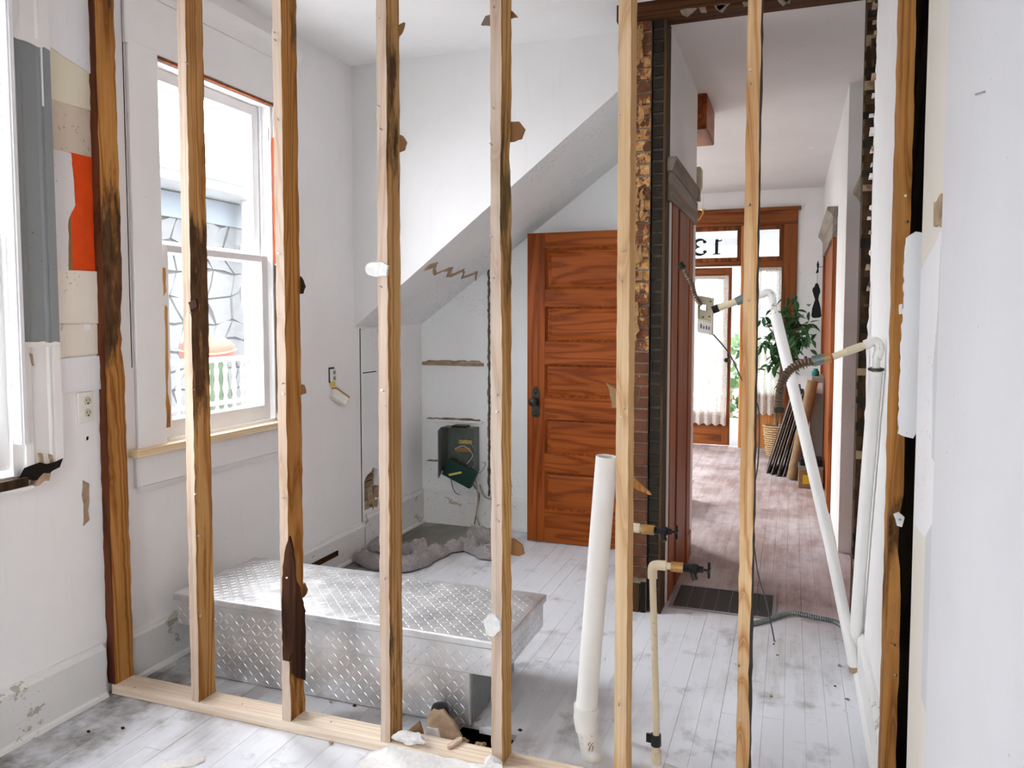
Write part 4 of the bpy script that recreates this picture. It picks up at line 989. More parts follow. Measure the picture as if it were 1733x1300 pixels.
for i, (x_, h_) in enumerate([(-.016, .020), (-.004, .012), (.008, .016), (.019, .014)]):
    tbox(MB(), x_-.002, x_+.002, -.0032, -.0018, -.070, -.070+h_).build('switch_mark', 'ink', sb)
tbox(MB(), -.022, .004, .004, .022, .012, .036).build('terminal', 'steel', sb)
for x_, z_ in ((.015, -.012), (.02, .055), (-.012, -.02)): tbox(MB(), x_-.003, x_+.003, .024, .028, z_-.003, z_+.003).build('screw', 'black_metal', sb)
m = flex(MB(), [boxpt(-.020, .01, .03), A(1176, 500), A(1170, 480), A(1155, 452)], .0105, .0050)
m.build('flexible_conduit', 'flex_brown', sb, smooth=True)
MB().tube([A(1157, 455), A(1150, 446)], .0155, 6).build('conduit_nut', 'bronze', sb)
hc = MB().tube(spline([A(1207, 566), A(1235, 600), A(1258, 648), A(1283, 690), A(1283, 780, 3.5), A(1272, 860, 3.5), A(1281, 960, 3.6), A(1297, 1020, 3.65), atz(1310, 1082, .01), atz(1309, 1090, .006)], 8), .0035, 6).build('hanging_cable', 'cable', smooth=True, origin=atz(1310, 1085))
tag(hc, 'thin dark cable hanging from the switch box to the floor', 'cable')

# second conduit rising on the right wall
rc = thing('riser_conduit', 'white pipe rising along the right wall with a bent cream arm', 'pipe', (.285, 3.45, 0))
q0, q1 = Vector((.278, 3.53, .02)), Vector((.280, 2.95, 1.325))
MB().tube([q0, lerp(q0, q1, .5) + Vector((0, .02, 0)), q1], .0235, 18, cap=False).build('sleeve', 'pvc', rc, smooth=True)
MB().tube([q1 - Vector((0,0,.004)), q1 + Vector((0,0,.004))], .0265, 18).build('sleeve_rim', 'bronze', rc)
B = lambda u, v: aty(u, v, 2.95) - Vector((.005, 0, 0))
MB().tube([q1 - Vector((0,0,.03)), q1 + Vector((0, 0, .05))], .0125, 12).build('inner_pipe', 'pvc_old', rc, smooth=True)
MB().tube(spline([q1 + Vector((0,0,.035)), B(1491, 590), B(1484, 578), B(1466, 584)], 5), .0165, 14).build('elbow', 'pvc_old', rc, smooth=True)
MB().tube([B(1470, 583), B(1412, 604)], .0125, 14).build('arm', 'cpvc', rc, smooth=True)
MB().tube([B(1462, 586), B(1436, 595)], .0145, 14).build('arm_tape', 'box_plastic', rc, smooth=True)
MB().tube([B(1408, 605), B(1396, 608)], .0185, 14).build('brass_coupling', 'brass_fitting', rc, smooth=True)
MB().tube([B(1396, 607), B(1378, 612)], .0200, 14).build('coupling', 'flex_green', rc, smooth=True)
flex(MB(), [B(1380, 612), B(1360, 615), B(1340, 626), B(1327, 645), B(1322, 668), B(1321, 693)], .0150, .0055).build('flexible_conduit', 'flex_brown', rc, smooth=True)
MB().tube([B(1321, 690), B(1321, 698)], .0190, 6).build('conduit_nut', 'bronze', rc)
fh = flex(MB(), [atz(1262, 1057, .012), atz(1290, 1052, .012), atz(1325, 1040, .013), atz(1345, 1038, .016), atz(1380, 1045, .013), atz(1412, 1052, .012), atz(1432, 1066, .012)], .011, .0055).build('flexible_hose', 'flex_green', smooth=True)
tag(fh, 'ribbed grey-green metal hose lying across the hall floor', 'hose')

# ------------------------------------------------------------------ floor grate
g = thing('floor_grate', 'dark flush floor grate at the mouth of the hall', 'grate', (-.30, 4.15, 0))
gx0, gx1, gy0, gy1 = -.575, -.045, 3.965, 4.335
MB().box(gx0, gx1, gy0, gy0+.018, .0005, .006).box(gx0, gx1, gy1-.018, gy1, .0005, .006).box(gx0, gx0+.018, gy0+.018, gy1-.018, .0005, .006).box(gx1-.018, gx1, gy0+.018, gy1-.018, .0005, .006).build('frame', 'grille_frame', g)
for i in range(7):
    w = (gx1-gx0-.036)/7; MB().box(gx0+.018+i*w+.0015, gx0+.018+(i+1)*w-.0015, gy0+.018, gy1-.018, .0005, .004).build('slat', 'grille', g)

# ------------------------------------------------------------------ under the stairs
for nm, z, xb, th, mt, lb in [('shelf_cleat', 1.187, -2.06, .024, 'rubble_tan', 'bare dirty shelf cleat, topmost on the nook wall'), ('shelf_cleat', .766, -2.065, .016, 'closet_paint', 'painted shelf cleat in the middle of the nook wall'), ('shelf_cleat', .452, -2.36, .018, 'closet_paint', 'short painted shelf cleat beside the fuse box')]:
    t = thing(nm, lb, 'cleat', ((XL+xb)/2, YR, z-th)); MB().box(XL+.012, xb, YR-.022, YR-.0005, z-th, z).build('strip', mt, t, bevel=.004)
    MB().prism(jag([(XL+.03, z+.001), (xb-.02, z+.001), (xb-.03, z+.014), (XL+.06, z+.012)], .004, .03, int(z*100)), 'y', YR-.003, YR-.0003).build('plaster_scar', 'rubble_tan' if z > 1 else 'mortar', t)
sc_ = MB().prism(jag([(-2.026, .10), (-2.014, .10), (-2.014, 1.85), (-2.026, 1.84)], .0045, .02, 55), 'y', YR-.014, YR-.001).build('plaster_scar', 'scar', wb)
fb = thing('fuse_box', 'open grey-green fuse box on the wall under the stairs', 'fuse box', (-2.26, YR, .395))
bx0, bx1, bz0, bz1, by = -2.350, -2.098, .405, .725, YR-.095
MB().box(bx0, bx1, YR-.006, YR-.001, bz0, bz1).build('back_panel', 'panel_green', fb)
MB().box(bx0, bx0+.004, by, YR-.006, bz0, bz1).box(bx1-.004, bx1, by, YR-.006, bz0, bz1).box(bx0, bx1, by, YR-.006, bz1-.004, bz1).box(bx0, bx1, by, YR-.006, bz0, bz0+.004).build('sides', 'panel_green', fb)
dp_ = [(bx0, by), (bx0-.004, by), (bx0+.064, by-.205), (bx0+.068, by-.204)]
MB().prism(dp_, 'z', bz0-.01, bz1+.004).build('door', 'galv', fb)
MB().box(bx0+.10, bx0+.20, YR-.020, YR-.006, .60, .625).build('label_strip', 'cord_yellow', fb)
MB().box(bx0+.07, bx0+.19, YR-.020, YR-.006, .54, .57).build('label_strip', 'brass_fitting', fb)
MB().box(bx0+.08, bx1-.06, by-.01, YR-.03, bz1, bz1+.016).build('knockout_cover', 'bronze', fb, bevel=.004)
rel = thing('relay_case', 'dark green case dangling by wires from the fuse box', 'electrical box', (-2.20, 4.95, .30))
m = MB(); cc = Vector((-2.195, 4.955, .405)); e1 = Vector((.90, .1, -.42)).normalized(); e2 = Vector((.42, 0, .90)).normalized(); e2 = (e2 - e1*e2.dot(e1)).normalized(); e3 = e1.cross(e2)
P = [cc + e1*x_*.115 + e2*z_*.062 + e3*y_*.03 for x_, y_, z_ in [(-1,-1,-1),(1,-1,-1),(1,1,-1),(-1,1,-1),(-1,-1,1),(1,-1,1),(1,1,1),(-1,1,1)]]
m.add(P, [(0,3,2,1),(4,5,6,7),(0,1,5,4),(1,2,6,5),(2,3,7,6),(3,0,4,7)]).build('case', 'dark_green', rel, bevel=.006)
fr = -1 if (cc + e3*.03).y > cc.y else 1
q = cc + e3*.0315*fr
MB().add([q - e1*.07 - e2*.035, q - e1*.055 - e2*.042, q + e1*.02 + e2*.02, q + e1*.005 + e2*.026, q - e1*.07 - e2*.035 + e3*.002*fr, q - e1*.055 - e2*.042 + e3*.002*fr, q + e1*.02 + e2*.02 + e3*.002*fr, q + e1*.005 + e2*.026 + e3*.002*fr], [(0,1,2,3),(4,5,6,7),(0,1,5,4),(1,2,6,5),(2,3,7,6),(3,0,4,7)]).build('sticker', 'cord_yellow', rel)
C2 = lambda u, v, Y=5.02: aty(u, v, Y)
for i, (pts, r, mt) in enumerate([
    ([C2(793, 790), C2(805, 815, 4.99), C2(809, 845, 5.0), C2(806, 872, 5.02), C2(812, 890, 5.0)], .006, 'wire'),
    ([C2(790, 790), C2(800, 818), C2(811, 838), C2(806, 868), C2(803, 888)], .004, 'cable'),
    ([C2(765, 770), C2(763, 805), C2(768, 830), C2(778, 838)], .0028, 'cable'),
    ([C2(765, 780), C2(775, 803), C2(790, 812), C2(800, 810)], .003, 'cable'),
    ([C2(800, 790), C2(812, 800), C2(822, 785), C2(816, 783)], .003, 'wire'),
    ([C2(797, 800), C2(795, 840), C2(782, 868), C2(795, 885), C2(812, 890)], .0025, 'wire_white'),
    ([C2(775, 750, 5.03), C2(790, 745, 5.01), C2(805, 765), C2(800, 780)], .003, 'wire'),
    ([C2(770, 760, 5.03), C2(785, 755, 5.0), C2(800, 770), C2(790, 785)], .003, 'wire_white'),
    ([C2(812, 820, 5.05), C2(820, 840, 5.04), C2(832, 845, 5.05)], .006, 'wire')]):
    MB().tube(spline(pts, 6), r, 6).build('wire', mt, fb if i not in (2, 3) else rel, smooth=True)

# crumpled knitted rag
rg = thing('knit_rag', 'crumpled grey knitted cloth on the floor by the nook', 'rag', (-2.1, 4.35, 0))
def rag(path, w, seed, hump=.07):
    cl = spline(path, 16); n, k = len(cl), 26; vs = []
    for i, p in enumerate(cl):
        t = (cl[min(i+1, n-1)] - cl[max(i-1, 0)]).normalized(); b_ = Vector((-t.y, t.x, 0))
        e = min(1, min(i, n-1-i)/6 + .2)
        for j in range(k+1):
            s = j/k*2 - 1; q = p + b_ * s * w * (1 + .35*noise.noise(Vector((i*.15, seed, 0)))) * (.6+.4*e)
            f = max(0, 1 - s*s) ** .6
            rdg = lambda k_, o_: max(0, 1 - 3.2*abs(noise.noise(Vector((q.x*k_ + o_, q.y*k_*1.3, seed*1.7)))))
            z = .006 + e * f * (hump*.45 + .042*rdg(9, 0) + .014*rdg(19, 3) + hump*.4*abs(noise.noise(Vector((q.x*6, q.y*6, seed)))))
            vs.append(Vector((q.x + .02*noise.noise(q*14), q.y + .02*noise.noise(q*13+Vector((5,0,0))), z)))
    fs = [[i*(k+1)+j, i*(k+1)+j+1, (i+1)*(k+1)+j+1, (i+1)*(k+1)+j] for i in range(n-1) for j in range(k)]
    m = MB(); m.add(vs, fs); o = m.build('cloth_fold', 'knit', rg, smooth=True)
    s = o.modifiers.new('thick', 'SOLIDIFY'); s.thickness = .006; s.offset = 1
    o.modifiers.new('soft', 'SUBSURF').render_levels = 1
F = lambda u, v: Vector(atz(u, v, .02))
rag([F(606, 940), F(640, 955), F(690, 958), F(730, 940), F(755, 928)], .060, 1, .06)
rag([F(622, 928), F(660, 930), F(700, 932), F(722, 930)], .055, 4, .09)
rag([F(690, 952), F(720, 938), F(748, 930), F(772, 928), F(790, 925)], .035, 3, .045)
rag([F(780, 920), F(805, 928), F(830, 938), F(845, 935)], .075, 7, .07)
rag([F(788, 912), F(812, 912), F(835, 914), F(855, 916)], .05, 9, .09)

# ------------------------------------------------------------------ outlets
ot = thing('wall_outlet', 'white duplex outlet on the left wall beside the red-brown stud', 'outlet', (XL, 2.206, 1.098))
MB().box(XL, XL+.006, 2.172, 2.240, 1.100, 1.219).build('cover_plate', 'outlet', ot, bevel=.003)
for zc in (1.185, 1.138):
    f = MB().lathe([(.0165, 0), (.0165, .002), (.015, .003)], (XL+.006, 2.214, zc), 16, ax=(1,0,0)).build('socket', 'cream_plastic', ot)
    for dy in (-.006, .006): MB().box(XL+.0088, XL+.0096, 2.214+dy-.0012, 2.214+dy+.0012, zc-.001, zc+.008).build('slot', 'black', f)
    MB().box(XL+.0088, XL+.0096, 2.211, 2.217, zc-.012, zc-.006).build('slot', 'black', f)
MB().prism(jag([(2.208, 1.030), (2.216, 1.032), (2.218, 1.045), (2.21, 1.046)], .002, .01, 5), 'x', XL-.001, XL+.0015).build('nail_hole', 'dark_gap', wl)
oo = thing('loose_outlet', 'bare outlet pulled from the wall with its cover hanging below', 'outlet', (XL, 3.90, 1.0))
MB().box(XL, XL+.003, 3.868, 3.925, 1.125, 1.215).build('wall_box', 'bronze', oo)
MB().box(XL+.002, XL+.022, 3.874, 3.918, 1.130, 1.205).build('receptacle', 'outlet', oo, bevel=.004)
for zc in (1.150, 1.185): MB().box(XL+.022, XL+.024, 3.884, 3.908, zc-.010, zc+.010).build('socket', 'grille_frame', oo)
MB().box(XL+.002, XL+.018, 3.880, 3.912, 1.100, 1.128).build('yellow_tab', 'cord_yellow', oo)
m = MB(); cc = Vector((XL+.03, 3.925, 1.035)); e1 = Vector((.3, .78, -.55)).normalized(); e3 = Vector((.75, -.55, .35)); e3 = (e3 - e1*e3.dot(e1)).normalized(); e2 = e3.cross(e1)
P = lambda s1, s2, s3: [cc + e1*x_*s1 + e2*y_*s2 + e3*z_*s3 for x_, y_, z_ in [(-1,-1,-1),(1,-1,-1),(1,1,-1),(-1,1,-1),(-1,-1,1),(1,-1,1),(1,1,1),(-1,1,1)]]
m.add(P(.055, .026, .022), [(0,3,2,1),(4,5,6,7),(0,1,5,4),(1,2,6,5),(2,3,7,6),(3,0,4,7)]).build('hanging_cover', 'outlet', oo, bevel=.003)
cc = cc + e2*.030; MB().add(P(.058, .005, .024), [(0,3,2,1),(4,5,6,7),(0,1,5,4),(1,2,6,5),(2,3,7,6),(3,0,4,7)]).build('metal_strap', 'brass_fitting', oo)
MB().tube(spline([(XL+.012, 3.895, 1.11), (XL+.02, 3.90, 1.085), (XL+.025, 3.905, 1.06)], 4), .003, 6).build('wire', 'wire_white', oo)

# ------------------------------------------------------------------ rubble by the hole in the floor
def chunk(name, label, cat, c, r, mat, seed, sq=(1,1,1), group=None):
    bm = bmesh.new(); bmesh.ops.create_icosphere(bm, subdivisions=3, radius=1)
    for v in bm.verts:
        d = v.co.normalized(); k = .75 + .5*noise.noise(d*1.6 + Vector((seed*3.1, 0, 0))) + .22*noise.noise(d*4+Vector((seed,0,0))) + .12*noise.noise(d*11+Vector((seed,2,0)))
        v.co = Vector((d.x*k*r*sq[0], d.y*k*r*sq[1], d.z*k*r*sq[2]))
    zm = min(v.co.z for v in bm.verts)
    me = bpy.data.meshes.new(name); bm.to_mesh(me); bm.free(); me.materials.append(M[mat])
    o = bpy.data.objects.new(name, me); o.location = (c[0], c[1], c[2] - zm); col.objects.link(o)
    return tag(o, label, cat, group)
ps = thing('pipe_stub', 'black capped pipe stub poking out beside the toolbox', 'pipe', (-1.20, 2.475, 0))
pc = Vector((-1.180, 2.475, .012))
MB().tube([pc, pc+Vector((.0, -.004, .05))], .028, 18).build('pipe', 'black', ps, smooth=True)
MB().lathe([(.031, .035), (.033, .04), (.033, .066), (.028, .078), (.012, .083), (.001, .084)], pc, 18).build('cap', 'black_metal', ps, smooth=True)
k = thing('paper_chunk', 'large torn tan chunk of board beside the floor hole', 'debris', (-1.16, 2.42, 0))
def slab(uv, Y, th, lean, mat, par, seed, name='piece'):
    pts = [aty(u, v, Y) for u, v in uv]; P2 = jag([(p.x, p.z) for p in pts], .003, .02, seed); zb = min(z for _, z in P2)
    m = MB().prism(P2, 'y', 0, th)
    for v in m.v: v.y += Y + (v.z - zb) * lean; v.z -= zb - .003
    return m.build(name, mat, par)
slab([(717, 1208), (724, 1200), (742, 1202), (760, 1218), (778, 1240), (780, 1247), (748, 1244), (720, 1236)], 2.40, .012, .45, 'rubble_tan', k, 3)
slab([(719, 1222), (738, 1226), (746, 1243), (720, 1238)], 2.395, .012, .40, 'gypsum', k, 4)
k2 = thing('board_shard', 'brown triangular board shard leaning behind the bottom plate', 'debris', (-1.27, 2.39, 0))
slab([(684, 1231), (704, 1215), (717, 1240)], 2.385, .008, .5, 'cardboard', k2, 5)
rnd = random.Random(4)
for i in range(9):
    chunk('rubble_piece', 'small tan rubble piece round the rim of the floor hole', 'rubble', (-1.02 + .10*math.cos(i*.72), 2.485 + .10*math.sin(i*.72) + .01, 0), rnd.uniform(.010, .022), 'rubble_tan', i, (1.2, 1, .7), 'rubble round the floor hole')
MB().box(-1.16, -.90, 2.38, 2.60, -.20, -.185).build('hole_soil', 'soil', fl)
hp = chunk('plaster_heap', 'crumbled white plaster heap at the foot of the stud by the door edge', 'rubble', (-.868, 2.215, 0), .060, 'gypsum', 31, (.9, .55, .95))
chunk('plaster_heap', 'low white plaster heap on the bottom plate beside the floor hole', 'rubble', (-1.20, 2.285, .040), .05, 'gypsum', 33, (1.5, .6, .5))
dm = MB(); nx, ny = 46, 12; vs = []
for i in range(nx+1):
    for j in range(ny+1):
        x_ = -1.34 + i*.60/nx; t_ = j/ny; w_ = .03 + .065*min(1, i/14) * (.75 + .5*noise.noise(Vector((x_*7, 0, 2))))
        e_ = min(1, i/5, (nx-i)/8)
        vs.append((x_, 2.2655 - w_*t_, max(.0012, .0012 + e_*(.034*(1-t_)**1.2 + .005*noise.noise(Vector((x_*22, t_*5, 4)))*(1-t_)))))
dm.add(vs, [[i*(ny+1)+j, i*(ny+1)+j+1, (i+1)*(ny+1)+j+1, (i+1)*(ny+1)+j] for i in range(nx) for j in range(ny)])
dm.add([(-1.34, 2.2655, .0006), (-.74, 2.2655, .0006), (-.74, 2.13, .0006), (-1.34, 2.13, .0006)], [(0,1,2,3)])
o = dm.build('plaster_drift', 'gypsum'); tag(o, 'drift of white plaster dust piled along the front of the bottom plate', 'dust')
def stick(label, a, b, w, h, mat='splinter'):
    a, b = Vector(a), Vector(b); t = (b-a).normalized(); s = Vector((-t.y, t.x, 0)).normalized(); u_ = t.cross(s) * -1 if t.cross(s).z < 0 else t.cross(s)
    m = MB(); n = 6; vs = []
    for i in range(n+1):
        p = a + (b-a)*i/n; k_ = 1 if 0 < i < n else .35
        for sx, sz in ((-1,0),(1,0),(1,1),(-1,1)): vs.append(p + s*sx*w*k_*R(.8,1.1) + u_*sz*h*R(.8,1))
    fs = [[4*i+q, 4*i+(q+1)%4, 4*i+4+(q+1)%4, 4*i+4+q] for i in range(n) for q in range(4)] + [[3,2,1,0],[4*n,4*n+1,4*n+2,4*n+3]]
    m.add(vs, fs); return tag(m.build('wood_splinter', mat), label, 'splinter')
stick('long broken lath splinter lying in front of the bottom plate', atz(672, 1285, .003), atz(722, 1266, .012), .010, .010)
stick('short pale splinter resting across the bottom plate', atz(758, 1268, .042), atz(781, 1252, .045), .010, .012)
stick('flat white board offcut on the floor at the lower left', atz(268, 1300, .002), atz(345, 1287, .002), .022, .006, 'gypsum')
rnd = random.Random(9)
crumbs = [(1316, 1110), (1418, 1090), (1421, 1128), (1413, 1162), (1434, 1185), (1311, 1086), (1430, 1205), (150, 1240), (112, 1222), (127, 1213), (208, 1234), (1175, 1046), (1167, 1045), (1305, 1180), (600, 1196), (560, 1190), (905, 1290), (650, 1262), (560, 1260), (880, 1238), (1462, 1190), (1470, 1216), (1475, 1240), (1466, 1168)]
for i, (u, v) in enumerate(crumbs):
    p = atz(u, v)
    if not (XL+.05 < p.x < XR-.03): continue
    chunk('floor_crumb', 'tiny crumb of plaster or wood on the floor', 'debris', (p.x, p.y, 0), rnd.uniform(.003, .0075), rnd.choice(['rubble_tan', 'gypsum', 'rubble_tan', 'old_dark']), 50+i, (1.4, 1, .7), 'crumbs scattered on the floor')

# ------------------------------------------------------------------ far end of the hall
fp = thing('potted_fig', 'leafy green fig tree in a wicker basket beside the front door', 'plant', (-.14, 8.85, 0))
bk = MB(); n = 14
for i in range(n):
    z = i * .34/n; r = .088 + .040*i/n; q = []
    bk.tube([(-.14 + (r + .006*(1 if (j + i) % 2 else -1))*math.cos(j*math.pi/10), 8.85 + (r + .006*(1 if (j + i) % 2 else -1))*math.sin(j*math.pi/10), z + .012) for j in range(21)], .0115, 5)
bk.build('basket', 'wicker', fp, smooth=True)
MB().lathe([(.001, .28), (.115, .28), (.115, .30), (.001, .31)], (-.14, 8.85, 0), 16).build('soil', 'soil', fp)
tips = []
def br(pts, r0, r1): 
    s = spline(pts, 6); MB().tube(s, [r0 + (r1-r0)*i/(len(s)-1) for i in range(len(s))], 8).build('branch' if r0 < .013 else 'trunk', 'bark', fp, smooth=True); return s
br([(-.14, 8.85, .28), (-.11, 8.86, .6), (-.10, 8.86, .95), (-.06, 8.86, 1.25)], .018, .010)
br([(-.13, 8.86, .28), (-.15, 8.84, .6), (-.10, 8.85, .9), (-.05, 8.85, 1.15)], .014, .008)
rnd = random.Random(3)
for i in range(12):
    a = rnd.uniform(0, 6.28); h = rnd.uniform(.85, 1.5)
    s = br([(-.08, 8.86, h-.15), (-.06+.12*math.cos(a), 8.84+.10*math.sin(a), h), (-.05+.24*math.cos(a), 8.82+.18*math.sin(a), h+rnd.uniform(0, .22))], .007, .002); tips += s[4:]
lm = MB(); P = [(0,0,0),(.013,.020,.006),(.017,.042,.004),(.009,.066,-.004),(0,.085,-.012),(-.009,.066,-.004),(-.017,.042,.004),(-.013,.020,.006),(0,.042,-.004)]
lm.add(P, [(0,1,8),(1,2,8),(2,3,8),(3,4,8),(4,5,8),(5,6,8),(6,7,8),(7,0,8)])
lme = bpy.data.meshes.new('leaf'); lme.from_pydata(lm.v, [], lm.f); lme.materials.append(M['leaf'])
cnt = 0
while cnt < 290:
    p = rnd.choice(tips) + Vector((rnd.gauss(0, .05), rnd.gauss(0, .05), rnd.gauss(0, .07))) if rnd.random() < .6 else Vector((-.05 + rnd.gauss(0, .13), 8.82 + rnd.gauss(0, .10), 1.27 + rnd.gauss(0, .20)))
    if not (-.36 < p.x < .26 and .80 < p.z < 1.78 and p.y < 9.2): continue
    child(lme, fp, 'leaf', p, (rnd.uniform(-1.3, .4), rnd.uniform(-.5, .5), rnd.uniform(0, 6.28)), (rnd.uniform(1.3, 1.8),)*3); cnt += 1

kb = thing('grey_cabinet', 'small grey metal cabinet behind the leaning frames', 'cabinet', (.225, 7.95, 0))
MB().box(.188, .300, 7.75, 8.15, 0, .955).build('body', 'cabinet_grey', kb, bevel=.004)
MB().box(.205, .285, 7.745, 7.7495, .80, .90).build('notice', 'paper', kb)
j = thing('teal_jar', 'small teal glass jar on the grey cabinet', 'jar', (.225, 7.9, .955))
MB().lathe([(.028, 0), (.034, .01), (.034, .04), (.022, .052)], (.225, 7.9, .956), 16).build('glass', 'teal', j, smooth=True)
MB().lathe([(.020, .05), (.020, .068), (.001, .07)], (.225, 7.9, .956), 14).build('lid', 'teal', j, smooth=True)
def frame(label, x0, xt, y0, y1, h, mat, back):
    t = thing('picture_frame', label, 'picture frame', ((x0+xt)/2, (y0+y1)/2, 0))
    th = .022; ang = (xt-x0)/h
    def q(za, zb, ya, yb, d0, d1): 
        m = MB().box(d0, d1, ya, yb, za, zb)
        for v in m.v: v.x += x0 + v.z*ang
        return m
    b_ = .05; m = MB()
    for (za, zb, ya, yb) in ((.002, b_, y0, y1), (h-b_, h, y0, y1), (b_, h-b_, y0, y0+b_), (b_, h-b_, y1-b_, y1)):
        z = q(za, zb, ya, yb, 0, th); m.add(z.v, z.f)
    m.build('moulding', mat, t)
    q(b_*.8, h-b_*.8, y0+b_*.8, y1-b_*.8, .006, .014).build('backing', back, t)
    q(.002, h, y0-.001, y0+.006, -.002, .004).build('edge_strip', 'steel', t)
frame('foremost of the picture frames leaning in the hall, dark with a pale edge', -.205, .015, 7.80, 8.30, .78, 'dark_frame', 'frame_back')
frame('second picture frame in the leaning stack, black', -.160, .075, 7.74, 8.30, .84, 'black', 'black')
frame('third picture frame in the leaning stack, pale edged', -.105, .105, 7.68, 8.25, .80, 'dark_frame', 'black')
frame('rearmost dark picture frame in the leaning stack', -.050, .158, 7.68, 8.20, .86, 'black', 'frame_back')
rl = thing('cardboard_tube', 'brown cardboard tube leaning by the picture frames', 'tube', (.05, 7.58, 0))
MB().tube([(.030, 7.58, .012), (.195, 7.62, .93)], .048, 18, cap=False).tube([(.195, 7.62, .93), (.19, 7.619, .90)], .043, 18).tube([(.030, 7.58, .012), (.032, 7.58, .03)], .044, 18).build('roll', 'cardboard', rl, smooth=True)
cb = thing('cardboard_box', 'dark box with a yellow label on the hall floor', 'box', (.18, 7.35, 0))
MB().box(.085, .285, 7.22, 7.50, .001, .165).build('carton', 'cardboard', cb, bevel=.003)
MB().box(.080, .290, 7.24, 7.50, .165, .185).build('lid', 'galv', cb, bevel=.003)
MB().box(.12, .178, 7.2175, 7.2197, .04, .12).build('label', 'yellow', cb)
cb2 = thing('black_case', 'flat black case lying on the labelled box', 'case', (.19, 7.4, .186))
MB().box(.095, .285, 7.32, 7.52, .186, .245).build('shell', 'black', cb2, bevel=.008)
MB().tube(spline([(.13, 7.318, .21), (.14, 7.30, .225), (.20, 7.30, .225), (.21, 7.318, .21)], 4), .005, 6).build('handle', 'black', cb2)
sl = thing('hanging_silhouette', 'black cut-out ornament hanging on the right of the front door', 'ornament', (.245, 8.95, 1.62))
pz = [(0.0,2.0),(.012,1.985),(.020,1.96),(.030,1.93),(.034,1.90),(.020,1.86),(.016,1.82),(.028,1.78),(.042,1.72),(.050,1.64),(.030,1.625),(-.030,1.62),(-.052,1.64),(-.046,1.72),(-.030,1.78),(-.018,1.82),(-.034,1.87),(-.048,1.92),(-.040,1.95),(-.028,1.955),(-.018,1.99)]
o0 = aty(1383, 480, 8.95)
MB().prism([(o0.x + a_, b_-.11) for a_, b_ in pz], 'y', 8.944, 8.956).build('cutout', 'black', sl)
MB().tube([(o0.x, 8.95, 1.88), (o0.x, 8.95, 2.00)], .002, 5).build('string', 'black', sl)
MB().prism([(o0.x-.018, 1.99), (o0.x+.014, 2.0), (o0.x+.010, 2.04), (o0.x+.016, 2.08), (o0.x+.004, 2.13), (o0.x-.010, 2.09), (o0.x-.004, 2.04)], 'y', 8.944, 8.956).build('finial', 'black', sl)
MB().tube([(o0.x, 8.95, 2.06), (XR, 8.95, 2.06)], .003, 6).build('bracket', 'black', sl)

# ------------------------------------------------------------------ outside the kitchen window
nh = thing('neighbour_house', 'pale grey stone-faced house seen through the sash window', 'house', (-7.4, 6.6, -.7))
MB().box(-8.2, -7.06, 3.0, 8.62, -.7, 3.25).build('wall_core', 'stone_mortar', nh)
MB().box(-8.3, -7.0, 2.9, 8.72, 2.72, 3.02).build('frieze', 'porch_blue', nh)
MB().prism([(-6.55, 3.06), (-6.55, 3.20), (-6.75, 3.34), (-8.3, 3.50), (-8.3, 3.02)], 'y', 2.5, 8.85).build('eave', 'porch_white', nh)
MB().tube([(-6.50, 2.5, 3.22), (-6.50, 8.95, 3.22)], .06, 10).build('gutter', 'porch_white', nh, smooth=True)
MB().box(-6.85, -6.72, 8.40, 8.53, -.7, 3.10).build('porch_post', 'porch_white', nh)
rnd = random.Random(12)
cols_, rows_ = 13, 11; gy, gz = 4.2/cols_, 3.4/rows_
grid = [[(4.4 + i*gy + rnd.uniform(-.10, .10) + (.16 if j % 2 else 0), -.68 + j*gz + rnd.uniform(-.09, .09)) for i in range(cols_+1)] for j in range(rows_+1)]
for j in range(rows_):
    for i in range(cols_):
        q = [grid[j][i], grid[j][i+1], grid[j+1][i+1], grid[j+1][i]]; cy_ = sum(p[0] for p in q)/4; cz_ = sum(p[1] for p in q)/4
        q = [(cy_ + (p[0]-cy_)*.91, cz_ + (p[1]-cz_)*.91) for p in q]
        q = [p for e in range(4) for p in (q[e], ((q[e][0]+q[(e+1) % 4][0])/2 + rnd.uniform(-.025, .025), (q[e][1]+q[(e+1) % 4][1])/2 + rnd.uniform(-.025, .025)))]
        MB().prism(q, 'x', -7.06, -7.02 + rnd.uniform(-.012, .012)).build('stone', 'stone', nh)
rlg = thing('porch_railing', 'white turned-baluster railing outside the sash window', 'railing', (-5.5, 6.3, -.7))
MB().box(-5.54, -5.46, 4.6, 7.2, 1.06, 1.11).build('top_rail', 'porch_white', rlg, bevel=.008)
MB().box(-5.535, -5.465, 4.6, 7.2, .62, .66).build('middle_rail', 'porch_white', rlg, bevel=.008)
MB().box(-5.54, -5.46, 4.6, 7.2, .20, .25).build('bottom_rail', 'porch_white', rlg, bevel=.008)
bal = MB().lathe([(.022, 0), (.022, .04), (.014, .06), (.030, .14), (.016, .24), (.026, .33), (.014, .38), (.022, .40), (.022, .42)], (0, 0, 0), 10)
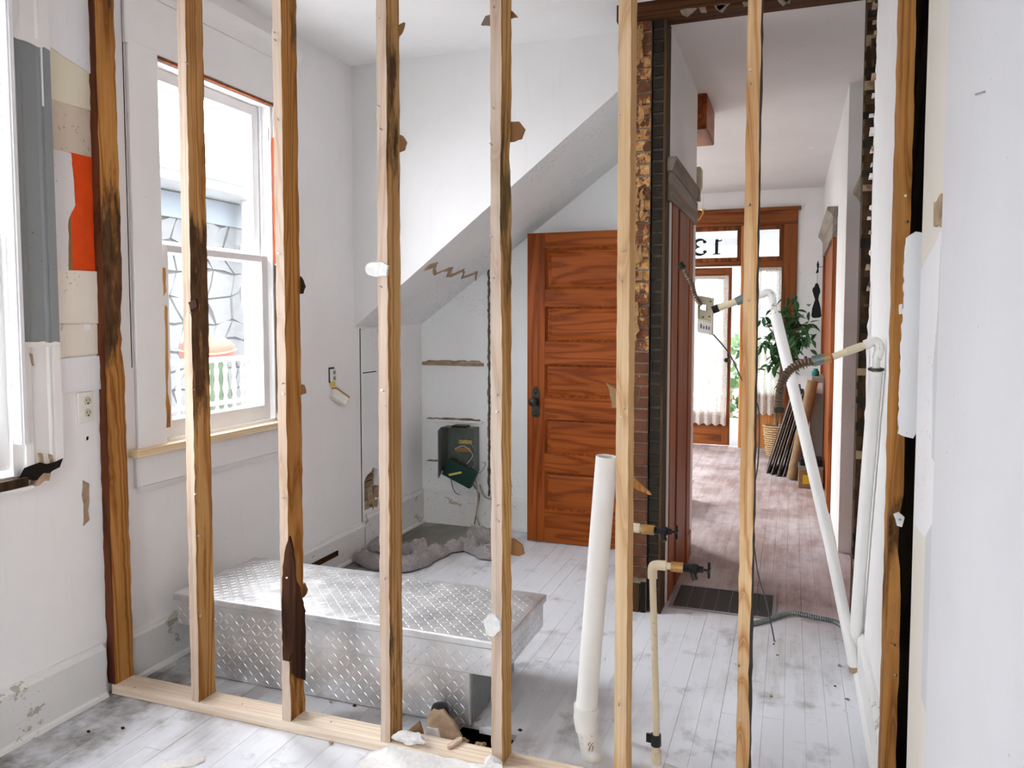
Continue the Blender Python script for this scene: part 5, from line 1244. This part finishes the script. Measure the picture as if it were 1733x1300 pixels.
bme_ = bpy.data.meshes.new('baluster'); bme_.from_pydata(bal.v, [], bal.f); bme_.materials.append(M['porch_white'])
for zz in (.645, .235):
    for i in range(19): child(bme_, rlg, 'baluster', (-5.5, 4.75 + i*.13, zz))
MB().box(-5.55, -5.43, 7.08, 7.22, -.7, 3.1).build('corner_post', 'porch_white', rlg, bevel=.01)
MB().box(-5.55, -5.43, 4.5, 4.62, -.7, 1.2).build('corner_post', 'porch_white', rlg, bevel=.01)
MB().box(-6.95, -5.35, 2.6, 7.3, -.7, .12).build('porch_deck', 'porch_floor', nh)
# kettle-shaped red cover, foliage and siding beyond
kv = thing('red_cover', 'faded red domed cover standing behind the porch railing', 'cover', (-5.95, 6.70, .12))
MB().lathe([(.20, .93), (.27, .97), (.29, 1.03), (.27, 1.11), (.18, 1.18), (.08, 1.205), (.001, 1.21)], (-5.95, 6.70, .12), 20).build('cover', 'porch_cover', kv, smooth=True)
MB().lathe([(.22, 0), (.24, .4), (.20, .93)], (-5.95, 6.70, .12), 16).build('stand', 'hedge', kv, smooth=True)
MB().tube([(-5.95 + .292*math.cos(t*.3), 6.70 + .292*math.sin(t*.3), 1.15 + .02*math.sin(t*.6)) for t in range(22)], .008, 6).build('cord', 'cord_yellow', kv)
ac = thing('louvred_unit', 'grey louvred unit low outside the window', 'unit', (-4.3, 4.45, -.7))
MB().box(-4.5, -4.1, 4.25, 4.70, -.7, .74).build('housing', 'porch_blue', ac)
for i in range(8): MB().box(-4.095, -4.08, 4.27, 4.68, .56+i*.022, .572+i*.022).build('louvre', 'galv', ac)
yh = thing('yellow_house', 'pale yellow clapboard house beyond the stone one', 'house', (-10, 13, -.7))
MB().box(-12, -9, 12, 17, -.7, 2.6).build('wall', 'siding_yellow', yh)
MB().prism([(11.7, 2.6), (17.3, 2.6), (14.5, 3.4)], 'x', -12.2, -8.8).build('roof', 'stone_mortar', yh)
shrub('shrub', 'green bush beside the pale yellow house', -8.2, 10.2, .5, .6, .5, 1.0, 300, 'hedge', 8)
